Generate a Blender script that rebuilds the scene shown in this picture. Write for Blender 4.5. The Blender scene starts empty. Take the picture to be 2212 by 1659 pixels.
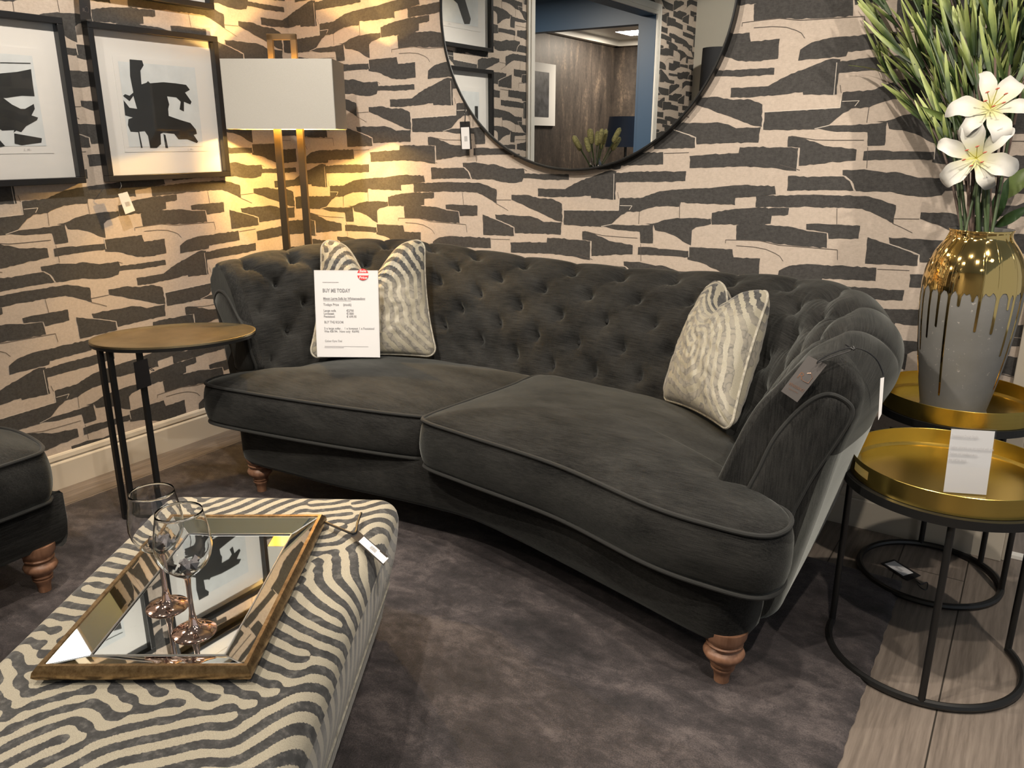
import bpy, bmesh, math, random
import numpy as np
from mathutils import Vector, Matrix, noise
from mathutils.geometry import tessellate_polygon
random.seed(7); np.random.seed(7)
PI = math.pi
scene = bpy.context.scene
COL = scene.collection

# ------------------------------------------------------------------ camera
F = 1740.0; TILT = math.radians(16.9); YAW = math.radians(33.0); H = 1.40
fw = np.array([-math.sin(YAW)*math.cos(TILT), math.cos(YAW)*math.cos(TILT), -math.sin(TILT)])
rt = np.array([math.cos(YAW), math.sin(YAW), 0.0])
upv = np.cross(rt, fw)
CAM = np.array([0.0, 0.0, H])
def ray(x, y): return fw + rt*(x-1106)/F - upv*(y-829.5)/F
def onz(x, y, z): d = ray(x, y); return CAM + d*(z-H)/d[2]
def onx(x, y, X): d = ray(x, y); return CAM + d*X/d[0]
def ony(x, y, Y): d = ray(x, y); return CAM + d*Y/d[1]
def dep(x, y, t): return CAM + ray(x, y)*t
XL = -3.286; YB = 3.03; CEIL = 2.75
def refl_x(x, y, X):
    d = ray(x, y); P = CAM + d*((YB-.03)/d[1]); d = d*np.array([1, -1, 1]); return P + d*(X-P[0])/d[0]
def refl_y(x, y, Y):
    d = ray(x, y); P = CAM + d*((YB-.03)/d[1]); d = d*np.array([1, -1, 1]); return P + d*(Y-P[1])/d[1]
cd = bpy.data.cameras.new('camera'); cam = bpy.data.objects.new('camera', cd); COL.objects.link(cam)
cd.sensor_fit = 'HORIZONTAL'; cd.sensor_width = 36.0; cd.lens = F/2212*36.0; cd.clip_start = .01
R = Matrix(((rt[0], upv[0], -fw[0]), (rt[1], upv[1], -fw[1]), (rt[2], upv[2], -fw[2])))
cam.matrix_world = Matrix.Translation(Vector(CAM)) @ R.to_4x4()
scene.camera = cam

# ------------------------------------------------------------------ object helpers
class MB:
    def __init__(s): s.v = []; s.f = []; s.m = []; s.uv = {}; s.at = None
    def add(s, verts, faces, mi=0):
        o = len(s.v); s.v += [tuple(map(float, p)) for p in verts]
        for f in faces: s.f.append(tuple(i+o for i in f)); s.m.append(mi)
        return o
    def grid(s, P, cu=False, cv=False, mi=0, flip=False):
        P = np.asarray(P, float); n, k = P.shape[:2]; fs = []
        for i in range(n if cu else n-1):
            for j in range(k if cv else k-1):
                a, b, c, d = i*k+j, ((i+1) % n)*k+j, ((i+1) % n)*k+(j+1) % k, i*k+(j+1) % k
                fs.append((a, d, c, b) if flip else (a, b, c, d))
        return s.add(P.reshape(-1, 3), fs, mi)
    def box(s, a, b, mi=0):
        x0, y0, z0 = a; x1, y1, z1 = b
        v = [(x0,y0,z0),(x1,y0,z0),(x1,y1,z0),(x0,y1,z0),(x0,y0,z1),(x1,y0,z1),(x1,y1,z1),(x0,y1,z1)]
        return s.add(v, [(0,3,2,1),(4,5,6,7),(0,1,5,4),(1,2,6,5),(2,3,7,6),(3,0,4,7)], mi)
    def obox(s, c, ax, ay, az, mi=0):
        c, ax, ay, az = (np.asarray(q, float) for q in (c, ax, ay, az))
        v = [c+i*ax+j*ay+k*az for k in (-1, 1) for (i, j) in ((-1,-1),(1,-1),(1,1),(-1,1))]
        return s.add(v, [(0,3,2,1),(4,5,6,7),(0,1,5,4),(1,2,6,5),(2,3,7,6),(3,0,4,7)], mi)
    def poly(s, pts, mi=0):
        pts = [Vector(p) for p in pts]
        tr = tessellate_polygon([pts])
        s.add(pts, [tuple(t) for t in tr], mi)
    def prism(s, pts, d, mi=0):            # extrude planar polygon by vector d
        d = np.asarray(d, float); pts = [np.asarray(p, float) for p in pts]; n = len(pts)
        tr = tessellate_polygon([[Vector(p) for p in pts]])
        s.add(pts+[p+d for p in pts], [tuple(t) for t in tr]+[tuple(i+n for i in t) for t in tr]+[(i, (i+1) % n, (i+1) % n+n, i+n) for i in range(n)], mi)
    def tube(s, path, r, seg=8, closed=False, cap=True, mi=0, sq=False):
        P = np.asarray(path, float); n = len(P); rr = np.broadcast_to(np.asarray(r, float), (n,))
        if closed: T = np.roll(P, -1, 0)-np.roll(P, 1, 0)
        else: T = np.gradient(P, axis=0)
        T /= np.linalg.norm(T, axis=1)[:, None]+1e-12
        N = np.cross(T[0], [0, 0, 1.0])
        if np.linalg.norm(N) < .1: N = np.cross(T[0], [1.0, 0, 0])
        N /= np.linalg.norm(N); rings = []
        for i in range(n):
            N = N-T[i]*(N@T[i]); N /= np.linalg.norm(N)+1e-12
            B = np.cross(T[i], N)
            if sq: ang = [PI/4+k*PI/2 for k in range(4)]; q = rr[i]*1.414
            else: ang = [2*PI*k/seg for k in range(seg)]; q = rr[i]
            rings.append([P[i]+q*(math.cos(a)*N+math.sin(a)*B) for a in ang])
        k = len(rings[0]); o = s.grid(np.array(rings), cu=closed, cv=True, mi=mi)
        if cap and not closed:
            s.f.append(tuple(o+i for i in range(k))); s.m.append(mi)
            s.f.append(tuple(o+(n-1)*k+k-1-i for i in range(k))); s.m.append(mi)
    def lathe(s, prof, c=(0, 0, 0), seg=32, mi=0, cap=True):
        c = np.asarray(c, float); P = []
        for r, z in prof: P.append([(c[0]+r*math.cos(2*PI*k/seg), c[1]+r*math.sin(2*PI*k/seg), c[2]+z) for k in range(seg)])
        o = s.grid(np.array(P), cv=True, mi=mi, flip=True); n = len(prof)
        if cap:
            if prof[0][0] > 1e-4: s.f.append(tuple(o+seg-1-i for i in range(seg))); s.m.append(mi)
            if prof[-1][0] > 1e-4: s.f.append(tuple(o+(n-1)*seg+i for i in range(seg))); s.m.append(mi)

def tag(o, label=None, cat=None, group=None, kind=None):
    if label: o['label'] = label
    if cat: o['category'] = cat
    if group: o['group'] = group
    if kind: o['kind'] = kind
    return o
def empty(name, loc, label, cat, group=None):
    o = bpy.data.objects.new(name, None); COL.objects.link(o); o.location = Vector(loc); o.empty_display_size = .05
    return tag(o, label, cat, group)
def root_of(p):
    while p.parent: p = p.parent
    return p
def build(name, mb, mats, parent=None, smooth=True, label=None, attr=None, uv=None, local=False, recalc=True, bevel=0, sharp=40, sub=0):
    me = bpy.data.meshes.new(name)
    V = np.array(mb.v, float)
    if parent is not None and not local: V = V-np.array(root_of(parent).location)
    me.from_pydata(V.tolist(), [], mb.f)
    if not isinstance(mats, (list, tuple)): mats = [mats]
    for m in mats: me.materials.append(m)
    me.polygons.foreach_set('material_index', mb.m)
    if attr is not None:
        for an, av in attr.items():
            a = me.attributes.new(an, 'FLOAT', 'POINT'); a.data.foreach_set('value', np.asarray(av, np.float32))
    if uv is not None:
        a = me.attributes.new('flow', 'FLOAT_VECTOR', 'POINT'); a.data.foreach_set('vector', np.asarray(uv, np.float32).reshape(-1))
    if recalc:
        bm = bmesh.new(); bm.from_mesh(me); bmesh.ops.recalc_face_normals(bm, faces=bm.faces); bm.to_mesh(me); bm.free()
    if smooth:
        me.polygons.foreach_set('use_smooth', [True]*len(me.polygons))
        me.set_sharp_from_angle(angle=math.radians(sharp))
    me.update()
    o = bpy.data.objects.new(name, me); COL.objects.link(o)
    if parent is not None: o.parent = parent
    if label: o['label'] = label
    if bevel:
        md = o.modifiers.new('bevel', 'BEVEL'); md.width = bevel; md.segments = 3; md.limit_method = 'ANGLE'; md.angle_limit = math.radians(40)
    if sub:
        md = o.modifiers.new('sub', 'SUBSURF'); md.levels = sub; md.render_levels = sub
    return o
def copy_tree(o, parent=None):
    c = o.copy(); COL.objects.link(c); c.parent = parent
    for ch in list(o.children): copy_tree(ch, c)
    return c
def spline(P, n, closed=False):
    P = np.asarray(P, float); k = len(P); out = []
    segs = k if closed else k-1
    for t in (np.linspace(0, segs, n, endpoint=not closed)):
        i = min(int(t), segs-1); f = t-i
        g = (lambda q: P[q % k]) if closed else (lambda q: P[min(max(q, 0), k-1)])
        a, b, c, d = g(i-1), g(i), g(i+1), g(i+2)
        out.append(.5*((2*b)+(c-a)*f+(2*a-5*b+4*c-d)*f*f+(3*b-a-3*c+d)*f**3))
    return np.array(out)

# ------------------------------------------------------------------ materials
def S(r, g, b):
    return tuple(((c/255)/12.92 if c/255 <= .04045 else ((c/255+.055)/1.055)**2.4) for c in (r, g, b))+(1,)
class NT:
    def __init__(s, name):
        s.m = bpy.data.materials.new(name); s.m.use_nodes = True; s.t = s.m.node_tree; s.n = s.t.nodes
        s.b = s.n['Principled BSDF']
    def new(s, t, **k):
        q = s.n.new(t)
        for a, v in k.items(): setattr(q, a, v)
        return q
    def link(s, a, b): s.t.links.new(a, b)
    def val(s, node, **k):
        for a, v in k.items(): node.inputs[a.replace('_', ' ')].default_value = v
        return node
    def noise(s, scale, detail=4, rough=.55, vec=None, dist=0):
        q = s.new('ShaderNodeTexNoise'); q.inputs['Scale'].default_value = scale; q.inputs['Detail'].default_value = detail
        q.inputs['Roughness'].default_value = rough; q.inputs['Distortion'].default_value = dist
        s.link(vec if vec else s.coord(), q.inputs['Vector']); return q.outputs['Fac']
    def coord(s):
        if not hasattr(s, '_c'): s._c = s.new('ShaderNodeTexCoord')
        return s._c.outputs['Object']
    def attr(s, name, out='Fac'):
        q = s.new('ShaderNodeAttribute'); q.attribute_name = name; return q.outputs[out]
    def mapping(s, vec, scale=(1, 1, 1), rot=(0, 0, 0), loc=(0, 0, 0)):
        q = s.new('ShaderNodeMapping'); q.inputs['Scale'].default_value = scale; q.inputs['Rotation'].default_value = rot; q.inputs['Location'].default_value = loc
        s.link(vec, q.inputs['Vector']); return q.outputs['Vector']
    def ramp(s, fac, stops):
        q = s.new('ShaderNodeValToRGB'); e = q.color_ramp.elements
        while len(e) < len(stops): e.new(.5)
        for i, (p, c) in enumerate(stops): e[i].position = p; e[i].color = c
        s.link(fac, q.inputs['Fac']); return q.outputs['Color']
    def mix(s, fac, a, b, blend='MIX'):
        q = s.new('ShaderNodeMix', data_type='RGBA', blend_type=blend)
        for sock, v in ((q.inputs[0], fac), (q.inputs[6], a), (q.inputs[7], b)):
            if hasattr(v, 'links'): s.link(v, sock)
            else: sock.default_value = v
        return q.outputs[2]
    def math(s, op, a, b=0.0):
        q = s.new('ShaderNodeMath', operation=op)
        for i, v in enumerate((a, b)):
            if hasattr(v, 'links'): s.link(v, q.inputs[i])
            else: q.inputs[i].default_value = v
        return q.outputs[0]
    def base(s, c):
        if hasattr(c, 'links'): s.link(c, s.b.inputs['Base Color'])
        else: s.b.inputs['Base Color'].default_value = c
    def bump(s, h, strength=.3, dist=.005):
        q = s.new('ShaderNodeBump'); q.inputs['Strength'].default_value = strength; q.inputs['Distance'].default_value = dist
        s.link(h, q.inputs['Height']); s.link(q.outputs['Normal'], s.b.inputs['Normal'])
def P(n, rough=.5, metal=0, **k):
    n.b.inputs['Roughness'].default_value = rough; n.b.inputs['Metallic'].default_value = metal
    for a, v in k.items(): n.b.inputs[a.replace('_', ' ')].default_value = v
def simple(name, col, rough=.5, metal=0, var=0, vs=40, bump=0, **k):
    n = NT(name); P(n, rough, metal, **k)
    if var:
        c = n.noise(vs); d = tuple(q*(1-var) for q in col[:3])+(1,); e = tuple(min(1, q*(1+var)) for q in col[:3])+(1,)
        n.base(n.ramp(c, [(.3, d), (.7, e)]))
        if bump: n.bump(c, bump, .003)
    else: n.base(col)
    return n.m
def paper(name, c1, c2, gs=900):
    n = NT(name); P(n, .85)
    a = n.noise(90, 5, .7); b = n.noise(gs, 2, .7); w = n.noise(1, 3, .6, n.mapping(n.coord(), (60, 60, 700)))
    f = n.math('ADD', n.math('MULTIPLY', a, .35), n.math('ADD', n.math('MULTIPLY', b, .4), n.math('MULTIPLY', w, .25)))
    n.base(n.ramp(f, [(.36, c1), (.64, c2)])); return n.m
M = {}
M['beige'] = paper('wallpaper_beige', (.40, .33, .27, 1), (.60, .51, .43, 1))
M['char'] = paper('wallpaper_charcoal', (.020, .019, .018, 1), (.082, .077, .073, 1))
M['line'] = simple('wallpaper_line', (.10, .085, .075, 1), .9)
M['chalk'] = simple('wallpaper_chalk', (.62, .56, .49, 1), .9)
M['cream'] = simple('cream_paint', (.56, .50, .41, 1), .35, var=.03, vs=3)
M['creamwall'] = simple('cream_wall_paint', (.58, .55, .47, 1), .7, var=.03, vs=3)
M['white'] = simple('white_paint', (.75, .73, .68, 1), .35)
M['ceil'] = simple('ceiling_paint', (.50, .61, .72, 1), .8)
M['blue'] = simple('blue_paint', (.035, .075, .14, 1), .45)
M['black'] = simple('black_powder_coat', (.008, .008, .008, 1), .38)
M['blackframe'] = simple('black_frame', (.010, .010, .011, 1), .3)
M['mat'] = simple('white_mount', (.69, .675, .65, 1), .8)
M['printbg'] = simple('print_ground', (.60, .63, .64, 1), .7, var=.06, vs=14)
M['ink'] = simple('print_ink', (.012, .013, .013, 1), .6, var=.4, vs=8)
M['ink2'] = simple('print_ink_grey', (.10, .10, .10, 1), .6)
M['sig'] = simple('pencil', (.35, .34, .33, 1), .8)
M['card'] = simple('white_card', (.66, .655, .66, 1), .5)
M['print'] = simple('printed_grey', (.27, .27, .28, 1), .6)
M['printl'] = simple('printed_pale', (.45, .44, .45, 1), .6)
M['red'] = simple('red_sticker', (.72, .045, .05, 1), .45)
M['tagblack'] = simple('black_tag', (.006, .006, .008, 1), .55)
M['taggrey'] = simple('grey_tag', (.075, .068, .065, 1), .5)
M['foil'] = simple('rose_foil', (.85, .50, .36, 1), .3, 1)
M['foild'] = simple('dim_foil', (.10, .085, .08, 1), .5)
M['ribbon'] = simple('black_ribbon', (.012, .012, .013, 1), .35)
def velvet(name, lo, hi, sheen=.30, flow=True, tint=(.66, .69, .66, 1), seed=0):
    n = NT(name); P(n, .85, 0, Sheen_Weight=sheen, Sheen_Roughness=.38, Sheen_Tint=tint, Specular_IOR_Level=.12)
    v = n.attr('flow', 'Vector') if flow else n.coord()
    a = n.noise(1, 5, .65, n.mapping(v, (16, 260, 260), loc=(seed, 0, 0))); b = n.noise(1, 3, .55, n.mapping(v, (5, 9, 9), loc=(seed, 3, 1)))
    c = n.noise(420, 2, .6)
    f = n.math('ADD', n.math('MULTIPLY', a, .42), n.math('ADD', n.math('MULTIPLY', b, .38), n.math('MULTIPLY', c, .2)))
    n.base(n.ramp(f, [(.38, lo), (.62, hi)])); n.bump(n.math('ADD', a, c), .25, .002); return n.m
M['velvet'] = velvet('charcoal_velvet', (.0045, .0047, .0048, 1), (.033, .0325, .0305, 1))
M['velvetlit'] = velvet('charcoal_velvet_lit', (.030, .031, .029, 1), (.085, .087, .078, 1), sheen=.9, seed=4)  # lit copy of the same velvet: grazing sheen and direct light in its colour
M['pipe'] = simple('velvet_piping', (.010, .0105, .0095, 1), .8, Sheen_Weight=.08)
M['button'] = simple('velvet_button', (.008, .008, .008, 1), .9)
def zebra(name, lo=(.016, .016, .017, 1), gr=(.15, .145, .135, 1), ground=(.385, .35, .27, 1), fade=True, lk=1.0):
    n = NT(name); P(n, .62, 0, Sheen_Weight=.25, Sheen_Roughness=.4)
    z = n.attr('zebra'); fd = n.attr('fade')
    e = n.noise(160, 3, .6); m = n.noise(55, 5, .7); g = n.noise(700, 2, .6)
    zz = n.math('ADD', z, n.math('MULTIPLY', n.math('SUBTRACT', e, .5), .55))
    dark = n.ramp(m, [(.30, lo), (.52, (.042, .042, .042, 1)), (.75, gr)])
    vo = n.new('ShaderNodeTexVoronoi', feature='DISTANCE_TO_EDGE'); vo.inputs['Scale'].default_value = 26.0
    wq = n.new('ShaderNodeTexNoise'); wq.inputs['Scale'].default_value = 14.0; n.link(n.coord(), wq.inputs['Vector']); n.link(n.mix(.12, n.coord(), wq.outputs['Color']), vo.inputs['Vector'])
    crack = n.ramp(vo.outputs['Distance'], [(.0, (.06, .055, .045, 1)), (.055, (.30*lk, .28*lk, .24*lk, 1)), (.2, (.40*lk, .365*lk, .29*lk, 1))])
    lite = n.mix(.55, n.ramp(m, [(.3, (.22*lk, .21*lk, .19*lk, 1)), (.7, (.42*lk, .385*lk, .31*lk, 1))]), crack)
    pile = n.mix(fd, dark, lite)  # fade mixes in paler pile; on the cushions this paints velvet sheen
    grd = n.ramp(g, [(.3, tuple(q*.72 for q in ground[:3])+(1,)), (.7, tuple(min(1, q*1.2) for q in ground[:3])+(1,))])
    k = n.ramp(zz, [(.44, (0, 0, 0, 1)), (.56, (1, 1, 1, 1))])
    n.base(n.mix(k, pile, grd)); n.bump(n.math('SUBTRACT', n.math('MULTIPLY', g, .3), k), .35, .003)
    n.link(n.math('SUBTRACT', .8, n.math('MULTIPLY', k, .32)), n.b.inputs['Roughness']); return n.m
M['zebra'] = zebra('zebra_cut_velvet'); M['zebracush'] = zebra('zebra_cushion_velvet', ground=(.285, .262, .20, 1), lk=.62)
M['zebrapipe'] = simple('zebra_piping', (.30, .28, .23, 1), .7, var=.4, vs=60)
n = NT('turned_oak'); P(n, .45); n.base(n.ramp(n.noise(1, 4, .6, n.mapping(n.coord(), (60, 60, 9))), [(.3, (.20, .095, .052, 1)), (.7, (.36, .19, .115, 1))])); M['wood'] = n.m
n = NT('antique_brass'); P(n, .34, 1); n.base(n.ramp(n.noise(9, 5, .6), [(.3, (.34, .275, .165, 1)), (.7, (.52, .43, .27, 1))])); n.bump(n.noise(260), .08, .002); M['antbrass'] = n.m
def brushed(name, c, r):
    n = NT(name); P(n, r, 1); b = n.noise(1, 3, .6, n.mapping(n.coord(), (4, 4, 900)))
    n.base(n.ramp(b, [(.2, tuple(q*.85 for q in c[:3])+(1,)), (.8, c)])); n.bump(b, .05, .001); return n.m
M['brass'] = brushed('brushed_brass', (.78, .57, .15, 1), .24)
M['lampbrass'] = brushed('lamp_bronze', (.17, .13, .085, 1), .42)
M['gold'] = simple('gold_glaze', (.80, .55, .20, 1), .07, 1)
n = NT('trayrim_gold'); P(n, .36, 1); n.base(n.ramp(n.noise(60, 6, .7), [(.3, (.20, .125, .06, 1)), (.62, (.50, .35, .19, 1))])); n.bump(n.noise(140), .2, .002); M['rimgold'] = n.m
M['mirror'] = simple('mirror_silver', (.86, .88, .88, 1), .0, 1)
n = NT('tray_mirror'); P(n, .015, 1); n.base(n.ramp(n.noise(35, 6, .8), [(.25, (.60, .64, .65, 1)), (.4, (.80, .85, .86, 1))])); M['traymirror'] = n.m
def glassm(name, col=(1, 1, 1, 1), rough=0.0, ior=1.45):
    n = NT(name); P(n, rough, 0, Transmission_Weight=1.0, IOR=ior); n.base(col); return n.m
M['glass'] = glassm('clear_glass'); M['crystal'] = simple('crystal_glass', (.93, .90, .95, 1), .03, 0, Transmission_Weight=.45, IOR=1.5)
n = NT('picture_glass'); n.n.remove(n.b); tr = n.new('ShaderNodeBsdfTransparent'); gl = n.new('ShaderNodeBsdfGlossy'); gl.inputs['Roughness'].default_value = .02
fr = n.new('ShaderNodeLayerWeight'); fr.inputs['Blend'].default_value = .5; mx = n.new('ShaderNodeMixShader')
n.link(n.math('ADD', .03, n.math('MULTIPLY', n.math('POWER', fr.outputs['Facing'], 4.0), .55)), mx.inputs[0]); n.link(tr.outputs[0], mx.inputs[1]); n.link(gl.outputs[0], mx.inputs[2]); n.link(mx.outputs[0], n.n['Material Output'].inputs[0]); M['picglass'] = n.m; M['acrylic'] = n.m.copy(); M['acrylic'].name = 'clear_acrylic'
M['copper'] = simple('copper_lustre', (.92, .64, .53, 1), .08, 1)
n = NT('concrete_glaze'); P(n, .55); f = n.noise(5, 5, .6); sp = n.noise(70, 4, .75)
n.base(n.mix(n.ramp(sp, [(.64, (0, 0, 0, 1)), (.70, (1, 1, 1, 1))]), n.ramp(f, [(.3, (.135, .132, .122, 1)), (.7, (.185, .183, .175, 1))]), (.32, .30, .27, 1))); M['concrete'] = n.m
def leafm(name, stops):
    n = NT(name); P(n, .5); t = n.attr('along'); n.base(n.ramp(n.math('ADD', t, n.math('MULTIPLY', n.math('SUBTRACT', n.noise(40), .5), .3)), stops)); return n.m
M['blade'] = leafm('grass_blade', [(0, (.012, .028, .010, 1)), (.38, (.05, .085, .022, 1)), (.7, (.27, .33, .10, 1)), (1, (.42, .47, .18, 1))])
M['leaf'] = simple('lily_leaf', (.03, .065, .022, 1), .4, var=.3, vs=20)
M['leafl'] = simple('pale_leaf', (.13, .18, .05, 1), .45, var=.3, vs=20)
M['stem'] = simple('brown_stem', (.10, .065, .05, 1), .6, var=.3, vs=50)
M['stemg'] = simple('green_stem', (.05, .08, .03, 1), .5)
M['petal'] = leafm('lily_petal', [(0, (.50, .48, .16, 1)), (.22, (.50, .485, .36, 1)), (.5, (.53, .52, .48, 1)), (1, (.56, .55, .515, 1))])
M['stamen'] = simple('stamen', (.66, .62, .16, 1), .5); M['anther'] = simple('anther', (.42, .10, .06, 1), .6)
n = NT('lampshade_linen'); P(n, .85); w = n.noise(1, 2, .6, n.mapping(n.coord(), (700, 700, 700))); n.base(n.ramp(w, [(.3, (.40, .385, .35, 1)), (.7, (.47, .455, .42, 1))])); M['shade'] = n.m
M['shadein'] = simple('shade_lining', (.80, .66, .35, 1), .4)
M['blackshade'] = simple('black_lampshade', (.006, .007, .010, 1), .8)
def emis(name, col, st):
    n = NT(name); n.base((0, 0, 0, 1)); n.b.inputs['Emission Color'].default_value = col; n.b.inputs['Emission Strength'].default_value = st; return n.m
M['bulb'] = emis('warm_bulb', (1, .62, .22, 1), 60); M['led'] = emis('led_lens', (1, .86, .68, 1), 60); M['panel'] = emis('led_panel', (1, .95, .88, 1), 14)
M['chrome'] = simple('satin_metal', (.6, .6, .6, 1), .3, 1)
# floor planks
n = NT('oak_planks'); P(n, .46)
c = n.coord(); sx = n.new('ShaderNodeSeparateXYZ'); n.link(c, sx.inputs[0])
u = n.math('DIVIDE', n.math('ADD', sx.outputs['X'], 10.075), .205); iu = n.math('FLOOR', u); fu = n.math('FRACT', u)
wn = n.new('ShaderNodeTexWhiteNoise', noise_dimensions='1D'); n.link(iu, wn.inputs['W'])
yy = n.math('ADD', n.math('DIVIDE', sx.outputs['Y'], 1.35), n.math('MULTIPLY', wn.outputs['Value'], 7.0)); fy = n.math('FRACT', yy)
wn2 = n.new('ShaderNodeTexWhiteNoise', noise_dimensions='2D'); cb = n.new('ShaderNodeCombineXYZ'); n.link(iu, cb.inputs[0]); n.link(n.math('FLOOR', yy), cb.inputs[1]); n.link(cb.outputs[0], wn2.inputs['Vector'])
cc = n.new('ShaderNodeCombineXYZ'); n.link(sx.outputs['X'], cc.inputs[0]); n.link(sx.outputs['Y'], cc.inputs[1]); n.link(n.math('MULTIPLY', wn2.outputs['Value'], 30.0), cc.inputs[2])
g1 = n.noise(1, 6, .65, n.mapping(cc.outputs[0], (26, 2.2, 1)), .9); g2 = n.noise(1, 4, .7, n.mapping(cc.outputs[0], (190, 9, 1)))
wv = n.new('ShaderNodeTexWave', wave_type='BANDS', bands_direction='X'); n.val(wv, Scale=9.0, Distortion=9.0, Detail=3.0, Detail_Scale=.8); n.link(n.mapping(cc.outputs[0], (1.6, .35, 1)), wv.inputs['Vector'])
f = n.math('ADD', n.math('MULTIPLY', g1, .45), n.math('ADD', n.math('MULTIPLY', g2, .3), n.math('MULTIPLY', wv.outputs['Fac'], .07)))
f = n.math('ADD', f, n.math('MULTIPLY', wn2.outputs['Value'], .10))
woodc = n.ramp(f, [(.28, (.085, .068, .056, 1)), (.5, (.185, .152, .126, 1)), (.75, (.29, .245, .205, 1))])
seam = n.math('LESS_THAN', n.math('ABSOLUTE', n.math('SUBTRACT', fu, .5)), .490); seam2 = n.math('GREATER_THAN', fy, .0025)
n.base(n.mix(n.math('MULTIPLY', seam, seam2), (.03, .025, .02, 1), woodc)); n.bump(g2, .08, .002); M['floor'] = n.m
# rug
n = NT('viscose_rug'); P(n, .7, 0, Sheen_Weight=.16, Sheen_Roughness=.35, Sheen_Tint=(.8, .74, .76, 1))
c = n.coord(); a = n.noise(1, 6, .7, n.mapping(c, (3.4, 5.2, 1)), .6); b = n.noise(1, 5, .75, n.mapping(c, (17, 24, 1)), .5); d = n.noise(1, 2, .7, n.mapping(c, (230, 330, 1)))
f = n.math('ADD', n.math('MULTIPLY', a, .44), n.math('ADD', n.math('MULTIPLY', b, .30), n.math('MULTIPLY', d, .26)))
n.base(n.ramp(f, [(.40, (.009, .007, .0075, 1)), (.5, (.036, .029, .030, 1)), (.61, (.112, .092, .089, 1))])); n.bump(n.math('ADD', d, b), .5, .006); M['rug'] = n.m
n = NT('mottled_dark_wall'); P(n, .5, .25)
c = n.coord(); a = n.noise(1, 6, .7, n.mapping(c, (6, 6, 1.6)), .6); b = n.noise(22, 5, .75)
n.base(n.ramp(n.math('ADD', n.math('MULTIPLY', a, .65), n.math('MULTIPLY', b, .35)), [(.36, (.028, .024, .022, 1)), (.55, (.075, .06, .05, 1)), (.72, (.24, .18, .13, 1))])); M['mottled'] = n.m

# ------------------------------------------------------------------ pattern (labyrinth stripes)
def labyrinth(nx, ny, wl, seed, theta=None, it=36, gain=7.0):
    rs = np.random.RandomState(seed)
    kx = np.fft.fftfreq(nx)[:, None]; ky = np.fft.fftfreq(ny)[None, :]; k = np.sqrt(kx**2+ky**2)
    k0 = 1.0/wl; band = np.exp(-((k-k0)/(k0*.20))**2)
    X, Y = np.meshgrid(np.arange(nx), np.arange(ny), indexing='ij')
    u = rs.randn(nx, ny)*.6
    if theta is not None: u = u+.55*np.sin(2*PI*k0*theta(X, Y))
    for i in range(it):
        u = np.real(np.fft.ifft2(np.fft.fft2(u)*band)); u /= u.std()+1e-9; u = np.tanh(gain*.35*u)
    u = np.real(np.fft.ifft2(np.fft.fft2(u)*np.exp(-(k/(k0*1.9))**2)))
    return u/(np.abs(u).max()+1e-9)
def sample(img, a, b):
    nx, ny = img.shape; a = np.clip(a, 0, nx-1.001); b = np.clip(b, 0, ny-1.001)
    i = a.astype(int); j = b.astype(int); f = a-i; g = b-j
    return img[i, j]*(1-f)*(1-g)+img[i+1, j]*f*(1-g)+img[i, j+1]*(1-f)*g+img[i+1, j+1]*f*g

# ------------------------------------------------------------------ text
def text_geo(body, size, bold=0.0):
    cu = bpy.data.curves.new('t', 'FONT'); cu.body = body; cu.size = size; cu.resolution_u = 2; cu.offset = bold
    ob = bpy.data.objects.new('t', cu); COL.objects.link(ob)
    dg = bpy.context.evaluated_depsgraph_get(); me = ob.evaluated_get(dg).to_mesh()
    v = [tuple(q.co) for q in me.vertices]; f = [tuple(p.vertices) for p in me.polygons]
    ob.evaluated_get(dg).to_mesh_clear(); bpy.data.objects.remove(ob); bpy.data.curves.remove(cu)
    return v, f
def text_on(mb, body, size, o, ex, ey, width=None, bold=0.0, mi=0, slant=0):
    v, f = text_geo(body, size, bold)
    if not v: return
    o, ex, ey = np.array(o), np.array(ex), np.array(ey)
    w = max(q[0] for q in v); sc = width/w if width else 1.0
    mb.add([o+ex*(q[0]*sc+slant*q[1])+ey*q[1] for q in v], f, mi)

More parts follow.
